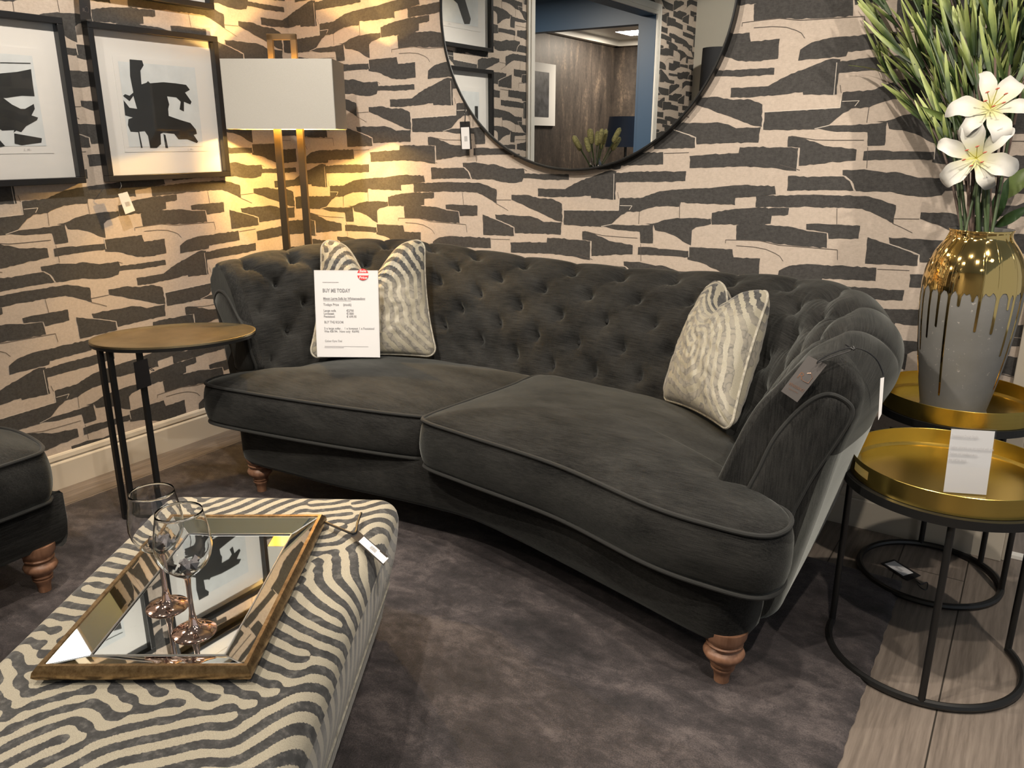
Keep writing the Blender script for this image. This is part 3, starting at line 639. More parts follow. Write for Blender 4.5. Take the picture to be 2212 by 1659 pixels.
for i in range(120):
    d = TT[i, :2]-BB[i, :2]; L = np.linalg.norm(d); d /= L; pr = spline([(s, z, 0) for s, z in profile(L, TT[i, 2], .05)], 50)
    G[i, :, 0] = BB[i, 0]+d[0]*pr[:, 0]; G[i, :, 1] = BB[i, 1]+d[1]*pr[:, 0]; G[i, :, 2] = pr[:, 1]
mb = MB(); mb.grid(G)
for e in (0, 119): mb.poly(G[e].tolist())
V = np.array(mb.v); build('back', mb, M['velvet'], s2, uv=np.c_[V[:, 1], V[:, 2], V[:, 0]], sharp=70)
turned_leg('leg', s2, -2.505, 1.10, .18, sc=.92); turned_leg('leg', s2, -2.52, -.2, .18); turned_leg('leg', s2, -3.1, 1.15, .18); turned_leg('leg', s2, -3.1, -.2, .18)

# ================================================================== FOOTSTOOL
fu = np.array([.515, -.8572]); fv_ = np.array([.8572, .515])          # length, width directions
FA = np.array([-2.005, 1.255])                                      # far-left top corner
FL, FWD, FH = 1.30, .68, .435
stool = empty('footstool', (FA[0]+fu[0]*.6+fv_[0]*.33, FA[1]+fu[1]*.6+fv_[1]*.33, 0), 'zebra patterned upholstered footstool in front of the sofa holding a mirrored tray', 'footstool')
PR = .0042; nL = int((FL+.9)/PR); nW = int((FWD+.9)/PR)
zim = labyrinth(nL, nW, 9.8, 11, theta=lambda X, Y: X*.82+22*np.sin(Y/36.0)+16*np.sin(X/50.0+1.2)+Y*.45*np.tanh((Y-nW/2)/60.))
def stool_surface(nl, nw):
    rr = .055; rc = .075; z0 = .115
    prof = []                                 # (inset from edge, z, unwrapped distance from edge)
    G = []; UVs = []
    # rounded-rectangle loops from the middle of the top, over the edge, down the side
    def loop(ins, n=360):
        a, b = FL/2-ins, FWD/2-ins; r = max(.004, min(rc, min(a, b))-0*ins); pts = []
        seg = [((a-r), (b-r), 0), (-(a-r), (b-r), 90), (-(a-r), -(b-r), 180), ((a-r), -(b-r), 270)]
        per = []
        for k, (cx, cy, a0) in enumerate(seg):
            for q in range(11): th = math.radians(a0+9*q); per.append((cx+r*math.cos(th), cy+r*math.sin(th)))
        per = np.array(per+[per[0]]); dd = np.r_[0, np.cumsum(np.linalg.norm(np.diff(per, axis=0), axis=1))]; t = np.linspace(0, dd[-1], n, endpoint=False)
        return np.c_[np.interp(t, dd, per[:, 0]), np.interp(t, dd, per[:, 1])]
    return loop
loop = stool_surface(0, 0)
# top as a fine grid, sides as loops
ng, mg = int(FL/PR), int(FWD/PR)
def edge_drop(x, y):
    ax = FL/2-abs(x); ay = FWD/2-abs(y); r = .05
    dx = max(0, r-ax); dy = max(0, r-ay); d = math.hypot(dx, dy)
    return -(r-math.sqrt(max(0, r*r-min(d, r)**2))), d
G = np.zeros((ng+1, mg+1, 3)); ZA = np.zeros((ng+1, mg+1))
for i in range(ng+1):
    for j in range(mg+1):
        x = -FL/2+FL*i/ng; y = -FWD/2+FWD*j/mg
        # round the plan corners
        cx, cy = FL/2-.06, FWD/2-.06
        if abs(x) > cx and abs(y) > cy:
            q = max(abs(x)-cx, abs(y)-cy); hq = math.hypot(abs(x)-cx, abs(y)-cy)
            k = q/hq if hq > 1e-9 else 1
            X, Y = math.copysign(cx+(abs(x)-cx)*k, x), math.copysign(cy+(abs(y)-cy)*k, y)
        else: X, Y = x, y
        e = min(FL/2-abs(x), FWD/2-abs(y)); r = .05
        dz = 0 if e > r else -(r-math.sqrt(max(0, r*r-(r-e)**2)))
        dome = .012*(1-(2*x/FL)**4)*(1-(2*y/FWD)**4)
        G[i, j] = (X, Y, FH-.012+dz+dome)
II, JJ = np.meshgrid(np.arange(ng+1), np.arange(mg+1), indexing='ij')
zA = sample(zim, II+.45/PR, JJ+.45/PR)
# sides
per = []
for i in range(ng): per.append((i, 0))
for j in range(mg): per.append((ng, j))
for i in range(ng, 0, -1): per.append((i, mg))
for j in range(mg, 0, -1): per.append((0, j))
PXY = np.array([G[i, j, :2] for i, j in per]); TT_ = np.roll(PXY, -3, 0)-np.roll(PXY, 3, 0); NO = np.c_[TT_[:, 1], -TT_[:, 0]]; NO /= np.linalg.norm(NO, axis=1)[:, None]+1e-9
if (NO*PXY).sum() < 0: NO = -NO
for _ in range(6): NO = (np.roll(NO, 1, 0)+NO+np.roll(NO, -1, 0)); NO /= np.linalg.norm(NO, axis=1)[:, None]
nz = 62; SG = []; SZ = []
for k in range(nz+1):
    t = k/nz; z = (FH-.062)*(1-t)+.055*t; row = []; zr = []
    for qq, (i, j) in enumerate(per):
        p = G[i, j]; nx = np.array([p[0], p[1]]); bul = .004*math.sin(PI*min(1, t*1.6))-.062*t**1.15
        m = NO[qq]
        row.append((p[0]+m[0]*bul, p[1]+m[1]*bul, z if k else p[2])); dd = (FH-z)/PR
        zr.append((i+m[0]*dd+.45/PR, j+m[1]*dd+.45/PR))
    SG.append(row); SZ.append(zr)
SZ = np.array(SZ); zS = sample(zim, SZ[:, :, 0], SZ[:, :, 1])
def place_stool(V):
    V = np.asarray(V); c0 = FA+fu*FL/2+fv_*FWD/2
    return np.c_[c0[0]+V[:, 0]*fu[0]+V[:, 1]*fv_[0], c0[1]+V[:, 0]*fu[1]+V[:, 1]*fv_[1], V[:, 2]]
mb = MB(); mb.grid(G); mb.grid(np.array(SG), cv=True)
mb.v = [tuple(q) for q in place_stool(np.array(mb.v))]
zat = np.r_[zA.reshape(-1), zS.reshape(-1)]; zat = .5-.5*np.tanh(3.2*(zat+.02))
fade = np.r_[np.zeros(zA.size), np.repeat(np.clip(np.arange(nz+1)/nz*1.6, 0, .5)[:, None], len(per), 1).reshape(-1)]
ob = build('upholstery', mb, M['zebra'], stool, attr={'zebra': zat, 'fade': fade}, sharp=80)
mb = MB(); mb.tube([place_stool(np.array([SG[40][q]]))[0]*np.array([1, 1, 1]) for q in range(0, len(per), 6)], .004, 6, closed=True); build('seam_piping', mb, M['zebrapipe'], stool)
mb = MB(); Lp = place_stool(np.array([(p[0]*.93, p[1]*.93, .055) for p in SG[-1]])); mb.poly([tuple(q) for q in Lp[::8]]); build('underside', mb, M['black'], stool)
for sx_, sy_ in ((1, 1), (1, -1), (-1, 1), (-1, -1)):
    q = place_stool(np.array([(sx_*(FL/2-.10), sy_*(FWD/2-.10), 0)]))[0]; turned_leg('leg', stool, q[0], q[1], .060, sc=.6)

# ================================================================== TRAY
TZ = FH+.004
tn, tf = np.array([-1.100, .800]), np.array([-1.448, 1.331])         # near right, far right rim corners
tl = (tf-tn)/np.linalg.norm(tf-tn); tw = np.array([-tl[1], tl[0]])   # along length; towards the left
TL, TW = .635, .395
def tp(a, b, z): q = tn+tl*a+tw*b; return (q[0], q[1], z)
tray = empty('mirrored_tray', tp(TL/2, TW/2, TZ), 'rectangular antique gold tray with mirrored glass base on the zebra footstool', 'tray')
mb = MB(); o = .012
prof = [(0, .002), (-.006, .010), (-.004, .020), (.004, .030), (.012, .029), (.014, .020)]
cor = [(0, 0, 1, 1), (TL, 0, -1, 1), (TL, TW, -1, -1), (0, TW, 1, -1)]
mb.grid(np.array([[tp(a+sa*d, b+sb*d, TZ+z) for (a, b, sa, sb) in cor] for d, z in prof]), cv=True); build('gold_rim', mb, M['rimgold'], tray, sharp=50)
mb = MB(); I1, I2 = .013, .068
rows = [[tp(a+sa*d, b+sb*d, TZ+z) for (a, b, sa, sb) in cor] for d, z in ((I1, .0255), (I2, .0065))]
for k in range(4):
    kk = (k+1) % 4; q = MB(); q.add([rows[0][k], rows[0][kk], rows[1][kk], rows[1][k]], [(0, 1, 2, 3)]); build('mirror_border', q, M['traymirror'], tray, smooth=False)
q = MB(); q.add([tp(a+sa*(I2+.003), b+sb*(I2+.003), TZ+.005) for (a, b, sa, sb) in cor], [(0, 1, 2, 3)]); build('mirror_base', q, M['traymirror'], tray, smooth=False)
q = MB()
for k in range(4):
    kk = (k+1) % 4; q.tube([rows[1][k], rows[1][kk]], .0022, 6); q.tube([rows[0][k], rows[1][k]], .0014, 6)
build('bevel_edge', q, M['chrome'], tray)
q = MB(); q.add([tp(a, b, TZ+.001) for a, b in ((.004, .004), (TL-.004, .004), (TL-.004, TW-.004), (.004, TW-.004))], [(0, 1, 2, 3)]); build('backing', q, M['black'], tray, smooth=False)

# ================================================================== GLASSES
def wine_glass(x, y, z, lab, rz):
    g = empty('wine_glass', (x, y, z), lab, 'glass', 'stemmed glasses on the mirrored tray'); g.rotation_euler.z = rz
    return g
GZ = TZ+.0052
g1p = onz(420, 1364, GZ); g2p = onz(362, 1310, GZ)
g1 = wine_glass(g1p[0], g1p[1], GZ, 'nearer of the two wine glasses, copper stem, overlapping the other in front', .3)
GH = .268
bowl_o = [(.006, .122), (.012, .128), (.026, .138), (.040, .152), (.050, .170), (.0545, .190), (.0535, .212), (.049, .238), (.0445, .262), (.0438, GH)]
th = .0011
bowl_i = [(max(.0001, r-th), z+(.004 if k < 2 else .0012)) for k, (r, z) in enumerate(bowl_o)][::-1]
bowl_i[0] = (.0428, GH)
q = MB(); q.lathe([(.0001, .1205)]+bowl_o+[(.0433, GH+.0007)]+bowl_i[0:]+[(.0001, .128)], (0, 0, 0), 48); build('bowl', q, M['glass'], g1, local=True, sharp=180)
q = MB(); q.lathe([(.0001, 0), (.042, 0), (.0435, .0015), (.042, .0032), (.030, .006), (.016, .012), (.009, .022), (.0055, .045), (.0047, .075), (.0050, .100), (.0062, .1215), (.0001, .1215)], (0, 0, 0), 48); build('stem_and_foot', q, M['copper'], g1, local=True, sharp=60)
q = MB(); rs = np.random.RandomState(5)
for k in range(16):
    a = rs.rand()*2*PI; rr = .029*math.sqrt(rs.rand()); zz = .140+.010*rs.rand()+.25*max(0, rr-.012); sz = .0065+.004*rs.rand()
    pts = [Vector(w) for w in ((1, 0, 0), (-1, 0, 0), (0, 1, 0), (0, -1, 0), (0, 0, 1.5), (0, 0, -1.0))]
    e = Matrix.Rotation(rs.rand()*3, 3, 'X') @ Matrix.Rotation(rs.rand()*3, 3, 'Z')
    q.add([tuple(e @ (p*sz)+Vector((rr*math.cos(a), rr*math.sin(a), zz+.004))) for p in pts], [(0,2,4),(2,1,4),(1,3,4),(3,0,4),(2,0,5),(1,2,5),(3,1,5),(0,3,5)])
build('crystals', q, M['crystal'], g1, smooth=False, local=True)
g2 = copy_tree(g1); g2.location = Vector((g2p[0], g2p[1], GZ)); g2.rotation_euler.z = 1.7; g2['label'] = 'further of the two wine glasses, copper stem, partly behind the other'

# ================================================================== OVAL SIDE TABLE (left)
LZ = .695; LC = np.array([-2.672, 1.785]); e1 = np.array([.624, .781]); e2 = np.array([-.781, .624]); LA, LB = .292, .195
lt = empty('oval_side_table', (LC[0], LC[1], RUGZ), 'oval brass topped side table on thin black legs reaching over the left sofa end', 'table')
def ell(k, z, a=LA, b=LB, n=96): return [(*(LC+e1*a*k*math.cos(2*PI*i/n)+e2*b*k*math.sin(2*PI*i/n)), z) for i in range(n)]
mb = MB(); mb.grid(np.array([ell(.0001, LZ+.001), ell(.6, LZ+.001), ell(.965, LZ+.001), ell(.985, LZ+.004), ell(1, LZ+.003), ell(1, LZ-.004)]), cv=True); build('brass_top', mb, M['antbrass'], lt, sharp=60)
mb = MB(); mb.grid(np.array([ell(1.0, LZ-.004), ell(.995, LZ-.016), ell(.95, LZ-.018), ell(.9, LZ-.008), ell(.0001, LZ-.008)]), cv=True); build('rim_frame', mb, M['black'], lt, sharp=40)
for (lx, ly) in ((-2.762, 1.541), (-2.722, 1.552), (-2.625, 1.605)):
    mb = MB(); mb.tube([(lx, ly, RUGZ+.003), (lx, ly, LZ-.012)], .0085, sq=True); build('leg', mb, M['black'], lt, smooth=False)
mb = MB(); mb.tube([(-2.762, 1.541, RUGZ+.009), (-2.722, 1.552, RUGZ+.009), (-2.625, 1.605, RUGZ+.009)], .008, sq=True); build('foot_bar', mb, M['black'], lt, smooth=False)

# ================================================================== NESTING BRASS TABLES (right)
def tray_table(cx, cy, rim_z, r, rb, legs, arc, lab, handles):
    t = empty('tray_table', (cx, cy, 0), lab, 'table', 'round brass tray tables right of the sofa'); wall = .050; bz = rim_z-wall
    n = 120; mb = MB()
    ang = [2*PI*i/n for i in range(n)]
    def ringp(rr, z): return [(cx+rr*math.cos(a), cy+rr*math.sin(a), z) for a in ang]
    hz0, hz1 = bz+.014, bz+.038; hole = set()
    rowsz = [bz, hz0, (hz0+hz1)/2, hz1, rim_z]
    for ha in handles:
        for i in range(n):
            d = (ang[i]+PI/n-ha+PI) % (2*PI)-PI
            if abs(d)*r < .036: hole.add(i)
    for (rr, fl) in ((r, False), (r-.0022, True)):
        base = len(mb.v)
        mb.v += [p for z in rowsz for p in ringp(rr, z)]
        for k in range(len(rowsz)-1):
            for i in range(n):
                if k in (1, 2) and i in hole: continue
                mb.f.append((base+k*n+i, base+k*n+(i+1) % n, base+(k+1)*n+(i+1) % n, base+(k+1)*n+i)); mb.m.append(0)
    mb.grid(np.array([ringp(r, rim_z), ringp(r-.0011, rim_z+.001), ringp(r-.0022, rim_z)]), cv=True)
    mb.grid(np.array([ringp(r, bz), ringp(r-.001, bz-.001), ringp(.0002, bz-.001)]), cv=True)
    build('brass_tray', mb, M['brass'], t, sharp=30, recalc=False)
    mb = MB(); mb.grid(np.array([ringp(r-.002, bz+.008), ringp(r-.012, bz+.0015), ringp(r*.8, bz+.0012), ringp(.0002, bz+.0012)]), cv=True); build('tray_floor', mb, M['brass'], t, sharp=30)
    mb = MB(); P_ = ringp(rb+.008, bz-.013); mb.tube(P_, .0115, closed=True, sq=True); build('top_ring', mb, M['black'], t, smooth=False)
    for a in legs:
        mb = MB(); x, y = cx+rb*math.cos(a), cy+rb*math.sin(a); mb.tube([(x, y, .01), (x, y, bz-.01)], .0092, 10); build('leg', mb, M['black'], t)
    mb = MB(); a0, a1 = arc
    mb.tube([(cx+rb*math.cos(a), cy+rb*math.sin(a), .0125) for a in np.linspace(a0, a1, 90)], .0105, 8); build('base_ring', mb, M['black'], t)
    return t
tt1 = tray_table(-.098, 2.285, .592, .250, .246, [math.radians(q) for q in (176, 277, 33)], (math.radians(176), math.radians(393)), 'front brass tray table with cut-out handle and acrylic sign, nearest the camera', [math.radians(216), math.radians(36)])
tt2 = tray_table(-.138, 2.772, .650, .226, .212, [math.radians(q) for q in (103, 48, 0)], (0, 2*PI), 'rear brass tray table by the wall carrying the grey and gold vase', [math.radians(-14), math.radians(166)])

# ================================================================== VASE
VX, VY, VZ = -.146, 2.735, .6015
vase = empty('tall_vase', (VX, VY, VZ), 'tall grey vase with dripping gold glaze standing in the rear tray', 'vase')
VH = .548
VSC = .93
vp = [(.0001, 0), (.094, 0), (.098, .006), (.109, .06), (.122, .13), (.134, .21), (.142, .29), (.1455, .35), (.144, .40), (.137, .44), (.124, .475), (.106, .503), (.092, .520), (.086, .532), (.088, .544), (.090, VH)]
vp = [(r*VSC, z) for r, z in vp]
vps = spline([(r, z, 0) for r, z in vp[2:]], 60)[:, :2]
q = MB(); q.lathe([(.0001, 0), (.094, 0)]+[tuple(w) for w in vps]+[(.084, VH), (.080, .53), (.085, .50), (.0001, .44)], (VX, VY, VZ), 72); build('body', q, M['concrete'], vase, sharp=60)
nth = 900; top = [tuple(w) for w in vps if w[1] > .36]
def rad_at(z): return float(np.interp(z, vps[:, 1], vps[:, 0]))
cam_a = math.atan2(-VY, -VX)                     # direction of the viewer
drips = [(-1.35, .30), (-1.12, .20), (-.86, .155), (-.62, .115), (-.40, .325), (-.20, .045), (.05, .028), (.18, .115), (.52, .120), (.78, .05), (.92, .19), (1.18, .30), (1.6, .12), (2.2, .2), (2.7, .1), (3.0, .24), (-1.8, .1), (-2.3, .26), (-2.8, .14)]
low = np.zeros(nth)
for i in range(nth):
    a = 2*PI*i/nth; d0 = ((a-cam_a+PI) % (2*PI))-PI
    z = .385+.006*math.sin(a*17)+.004*math.sin(a*29+1)
    for da, ln in drips:
        d = ((d0-da+PI) % (2*PI))-PI; w = abs(d)*.145
        if w < .0042: z = min(z, .385-ln+.0012*(w/.0042)**2*3)
        elif w < .018: z = min(z, .385-.018*max(0, 1-(w-.0042)/.0138)**2)
    low[i] = z
rows = []
for k in range(26):
    t = k/25; rows.append([(VX+(rad_at(low[i]+(VH-low[i])*t)+.0014)*math.cos(2*PI*i/nth), VY+(rad_at(low[i]+(VH-low[i])*t)+.0014)*math.sin(2*PI*i/nth), VZ+low[i]+(VH-low[i])*t) for i in range(nth)])
rows.append([(VX+.084*math.cos(2*PI*i/nth), VY+.084*math.sin(2*PI*i/nth), VZ+VH+.001) for i in range(nth)])
q = MB(); q.grid(np.array(rows), cv=True); build('gold_glaze', q, M['gold'], vase, sharp=70)

# ---- grass stems
MO = np.array([VX, VY, VZ+VH])
def blade(mb, at, p0, d, L, w, bend, rs):
    d = np.asarray(d, float)/np.linalg.norm(d); sidev = np.cross(d, [rs.randn(), rs.randn(), rs.randn()]); sidev /= np.linalg.norm(sidev)+1e-9; nb = np.cross(d, sidev)
    rows = []; n = 9
    for k in range(n):
        t = k/(n-1); c = np.asarray(p0)+d*L*t+nb*bend*L*t*t; ww = w*(min(1, .45+t*1.6) if t < .45 else math.cos((t-.45)/.55*PI/2*.94)**.7)
        rows.append([c-sidev*ww+nb*ww*.35, c, c+sidev*ww+nb*ww*.35]); at += [t]*3
    mb.grid(np.array(rows))
rsF = np.random.RandomState(21)
tips = [(1905, 60), (1930, 20), (1960, -60), (1935, 160), (1990, -30), (2010, -120), (2050, -40), (2080, -140), (2115, -30), (2140, -150), (2180, -40), (2205, -120), (2250, -20), (2290, -90), (2150, 60), (2060, 60), (1985, 110), (2230, 90), (2190, 140), (2100, 110)]
labs = {0: 'leftmost tall green grass spray in the grey vase'}
for k, (tx, ty) in enumerate(tips):
    t = 2.50+.22*rsF.rand(); end = dep(tx, ty, t); end[1] = min(end[1], 2.93)
    base = MO+np.array([rsF.uniform(-.045, .045), rsF.uniform(-.035, .035), -.06])
    g = empty('grass_stem', base, ('tall green grass spray standing in the grey vase behind the white lilies' if k != 3 else 'tall green grass spray standing in the grey vase behind the white lilies'), 'artificial plant', 'grass sprays in the vase')
    mid = base*.5+end*.5; mid = mid+(np.array([0, 0, 1])*.04-.0*(end-base)); mid[:2] = base[:2]*.62+end[:2]*.38
    path = spline([base, mid, end], 24); q = MB(); q.tube(path, np.linspace(.0048, .002, 24), 6); build('stem', q, M['stem'] if k % 2 else M['stemg'], g)
    nbl = 8
    for b in range(nbl):
        q = MB(); at = []; f = .46+.54*b/(nbl-1); i = min(int(f*23), 22); p0 = path[i]; d = path[min(i+1, 23)]-path[i-1]; d /= np.linalg.norm(d)
        dd = d*1.0+rsF.randn(3)*.16
        for tw_ in range(3): blade(q, at, p0+rsF.randn(3)*.006, dd+rsF.randn(3)*.09, rsF.uniform(.11, .23), rsF.uniform(.0055, .0105), rsF.uniform(-.22, .22), rsF)
        q.v = [(vx, min(vy, 2.992-.012*abs(math.sin(vx*90))), vz) for vx, vy, vz in q.v]
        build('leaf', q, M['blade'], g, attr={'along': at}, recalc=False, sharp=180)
# ---- lilies
def petal(L, w, curl, rs, nL=14, nW=9):
    G = np.zeros((nL, nW, 3)); at = []
    for i in range(nL):
        t = i/(nL-1); ww = w*1.02*((t+.05)**.75*(1.0-t*.985)**.72)*2.05*(1+.07*math.sin(t*15+L*90))
        for j in range(nW):
            s = 2*j/(nW-1)-1; r = L*t
            x = r*math.cos(curl*t*.9)*.96; z = L*(.42*t-curl*.62*t*t*t)
            G[i, j] = (x, s*ww, z+.20*ww*s*s+.006*math.sin(t*9+s*2)*t*abs(s)); at.append(t)
    return G, at
def lily(name, c, face, lab, seed, stem_to):
    rs = np.random.RandomState(seed); r = empty(name, c, lab, 'artificial flower', 'white lilies in the vase'); face = Vector(face).normalized(); qn = face.to_track_quat('Z', 'Y'); c = np.array(c)
    for k in range(6):
        G, at = petal(.150+.012*rs.rand(), .036 if k % 2 else .026, .70+.35*rs.rand(), rs); a = 2*PI*k/6+.1*rs.randn()+seed
        m = Matrix.Rotation(a, 3, 'Z'); V = [qn @ (m @ Vector(p)) for p in G.reshape(-1, 3)]
        q = MB(); q.grid((np.array([tuple(v) for v in V])+c+np.array(face)*(.003 if k % 2 else 0)).reshape(G.shape)); build('petal', q, M['petal'], r, attr={'along': at}, recalc=False, sharp=180)
    for k in range(6):
        a = 2*PI*k/6+.4; p = [Vector((0, 0, .01)), Vector((.012*math.cos(a), .012*math.sin(a), .04)), Vector((.026*math.cos(a), .026*math.sin(a), .068))]
        q = MB(); q.tube(spline([np.array(qn @ w)+c for w in p], 8), .0013, 5); st = build('stamen', q, M['stamen'], r)
        q = MB(); e = np.array(qn @ p[2])+c; q.tube([e-np.array([.005, 0, .002]), e, e+np.array([.005, 0, .002])], [.001, .0028, .001], 6); build('anther', q, M['anther'], st)
    q = MB(); q.tube(spline([c+np.array(face)*.002, c-np.array(face)*.05+np.array([0, 0, -.02]), np.array(stem_to)*.5+c*.5, np.array(stem_to)], 20), np.linspace(.006, .0045, 20), 8); build('stem', q, M['stemg'], r)
    return r
L1c = dep(2138, 238, 2.25); L2c = dep(2110, 343, 2.27)
def leaf_part(parent, p0, tip, w, m, seed):
    p0, tip = np.array(p0), np.array(tip); d = tip-p0; L = np.linalg.norm(d); d /= L; vc = CAM-p0; sd = np.cross(d, vc); sd /= np.linalg.norm(sd); nn = np.cross(sd, d)
    rows = []
    for k in range(12):
        t = k/11; ww = w*math.sin(PI*(.04+.95*t))**.8; cc_ = p0+d*L*t+nn*(.12*L*math.sin(PI*t)); rows.append([cc_-sd*ww+nn*ww*.3, cc_-sd*ww*.5+nn*ww*.06, cc_, cc_+sd*ww*.5+nn*ww*.06, cc_+sd*ww+nn*ww*.3])
    q = MB(); q.grid(np.array(rows)); build('leaf', q, m, parent, recalc=False, sharp=180)
fc = (CAM-L1c)/np.linalg.norm(CAM-L1c)
la = lily('lily', L1c, fc+np.array([.15, 0, .55]), 'upper white lily with yellow throat above the grey vase', 2, MO+np.array([.02, -.01, -.05]))
lb = lily('lily', L2c, fc+np.array([-.1, 0, .15]), 'lower white lily hanging just above the gold vase neck', 5, MO+np.array([.0, -.02, -.05]))
leaf_part(lb, dep(2128, 492, 2.52), dep(2076, 470, 2.42), .026, M['leaf'], 1); leaf_part(lb, dep(2140, 485, 2.5), dep(2178, 385, 2.42), .020, M['leaf'], 2)
leaf_part(lb, dep(2150, 490, 2.5), dep(2225, 445, 2.42), .016, M['leaf'], 3); leaf_part(lb, dep(2165, 430, 2.5), dep(2225, 360, 2.45), .026, M['leafl'], 4); leaf_part(lb, dep(2120, 480, 2.5), dep(2098, 400, 2.46), .012, M['leaf'], 5)
leaf_part(la, dep(2070, 270, 2.45), dep(1988, 230, 2.36), .011, M['leafl'], 6)
bud = MB(); bp = spline([dep(2062, 285, 2.45), dep(2055, 240, 2.44), dep(2046, 190, 2.43)], 14); bud.tube(bp, [.004, .010, .014, .017, .018, .019, .019, .018, .017, .015, .013, .011, .008, .004], 12); build('bud', bud, M['leafl'], la)
# vase tag cord
vt = empty('cord_tag', dep(2165, 492, 2.50), 'black cord with a white hang tag looped on the vase neck', 'tag')
q = MB(); q.tube(spline([dep(2150, 490, 2.49), dep(2172, 500, 2.47), dep(2185, 520, 2.47), dep(2182, 528, 2.48)], 16), .0016, 6); build('cord', q, M['ribbon'], vt)
a, b = dep(2188, 532, 2.475), dep(2207, 606, 2.49); q = MB(); dv_ = np.array([.0008, -.0004, 0]); q.tube([a, b], .0012, 6); build('card_edge', q, M['card'], vt)

# ================================================================== PICTURES
def picture(y0, y1, z0, z1, lab, polys, polys2=(), sig=True):
    p = empty('framed_print', (XL, (y0+y1)/2, z0), lab, 'picture', 'black framed prints on the left wall'); t = .042; w = .024
    q = MB()
    for (a, b, c_, d) in ((y0, y1, z0, z0+w), (y0, y1, z1-w, z1), (y0, y0+w, z0+w, z1-w), (y1-w, y1, z0+w, z1-w)): q.box((XL+.002, a, c_), (XL+t, b, d))
    build('frame', q, M['blackframe'], p, smooth=False, bevel=.002)
    q = MB(); q.box((XL+.003, y0+w*.8, z0+w*.8), (XL+.010, y1-w*.8, z1-w*.8)); build('mount', q, M['mat'], p, smooth=False)
    W = y1-y0; m0, m1, m2, m3 = y0+.30*W*.82, y1-.20*W, z0+.225*(z1-z0), z1-.235*(z1-z0)
    q = MB(); q.box((XL+.010, y0+.175*W, z0+.19*(z1-z0)), (XL+.0115, y1-.15*W, z1-.19*(z1-z0))); build('paper', q, M['mat'], p, smooth=False)
    q = MB(); X = XL+.0125
    q.add([(X, y0+.21*W, z0+.225*W), (X, y1-.19*W, z0+.225*W), (X, y1-.19*W, z1-.225*W), (X, y0+.21*W, z1-.225*W)], [(0, 1, 2, 3)], 0)
    for k, pl in enumerate(polys): q.poly([(X+.0006+.0002*k, y0+a*W, z0+b*(z1-z0)) for a, b in pl], 1)
    for k, pl in enumerate(polys2): q.poly([(X+.0016+.0002*k, y0+a*W, z0+b*(z1-z0)) for a, b in pl], 2)
    build('print', q, [M['printbg'], M['ink'], M['ink2']], p, smooth=False, recalc=False)
    if sig:
        q = MB(); text_on(q, 'L. M--', .012, (X+.001, y1-.33*W, z0+.198*W), (0, 1, 0), (0, 0, 1), slant=.4); build('signature', q, M['sig'], p, smooth=False, recalc=False)
    q = MB(); q.add([(XL+.034, y0+w, z0+w), (XL+.034, y1-w, z0+w), (XL+.034, y1-w, z1-w), (XL+.034, y0+w, z1-w)], [(0, 1, 2, 3)]); build('glazing', q, M['picglass'], p, smooth=False, recalc=False)
    return p
def c4p(p): return (.2351*p[0], .2351*p[1])
def norm_polys(raw, y0, y1, z0, z1):
    out = []
    for pl in raw:
        w = [onx(*c4p(p), XL+.013) for p in pl]; out.append([((a[1]-y0)/(y1-y0), (a[2]-z0)/(z1-z0)) for a in w])
    return out
CY0, CY1, CZ0, CZ1 = 1.957, 2.565, 1.232, 1.842
main = [[(1190,545),(1305,555),(1320,600),(1290,650),(1300,775),(1345,760),(1360,745),(1380,765),(1500,755),(1610,765),(1710,780),(1745,825),(1700,850),(1760,935),(1750,960),(1690,935),(1690,1025),(1650,1005),(1660,935),(1620,895),(1535,885),(1555,960),(1545,1000),(1550,1065),(1650,1100),(1750,1130),(1800,1190),(1810,1230),(1780,1240),(1820,1300),(1810,1315),(1720,1280),(1640,1280),(1600,1230),(1500,1220),(1475,1230),(1480,1325),(1440,1358),(1380,1358),(1360,1250),(1330,1205),(1280,1210),(1310,1358),(1295,1358),(1270,1215),(1200,1210),(1175,1150),(1180,1095),(1220,1080),(1150,1060),(1135,920),(1190,990),(1260,1000),(1225,880),(1190,930),(1130,880),(1150,865),(1190,880),(1225,850),(1195,700)], [(1500,1230),(1520,1240),(1545,1360),(1520,1358)]]
picture(CY0, CY1, CZ0, CZ1, 'lower framed abstract print beside the lamp, black brush strokes on pale ground', norm_polys(main, CY0, CY1, CZ0, CZ1))
LY0, LY1 = 1.225, 1.862
left = [[(0,675),(160,660),(285,635),(300,760),(318,885),(200,880),(60,900),(30,900),(110,960),(190,1000),(230,1000),(310,955),(320,1000),(290,1060),(350,1080),(340,1105),(240,1160),(195,1215),(150,1200),(125,1220),(130,1195),(20,1200),(-60,1150),(-220,1120),(-260,900),(-150,760)], [(130,1225),(385,1270),(380,1310),(200,1335),(135,1320)], [(0,1290),(45,1340),(0,1350),(-40,1340)], [(0,572),(280,578),(280,586),(0,580)]]
pl = norm_polys(left, LY0, LY1, CZ0, CZ1)
pl += [[(.235, .62), (.29, .62), (.29, .50), (.42, .50), (.42, .62), (.47, .62), (.48, .50), (.52, .49), (.52, .36), (.235, .35)]]
picture(LY0, LY1, CZ0, CZ1, 'lower framed abstract print cut off by the left edge of the photo', pl)
UZ0, UZ1 = 1.952, 2.562
picture(CY0, CY1, UZ0, UZ1, 'upper framed print over the lamp side picture, only its lower edge in view', [[(.3, .75), (.45, .78), (.6, .6), (.78, .55), (.7, .42), (.5, .45), (.35, .35), (.28, .5)]])
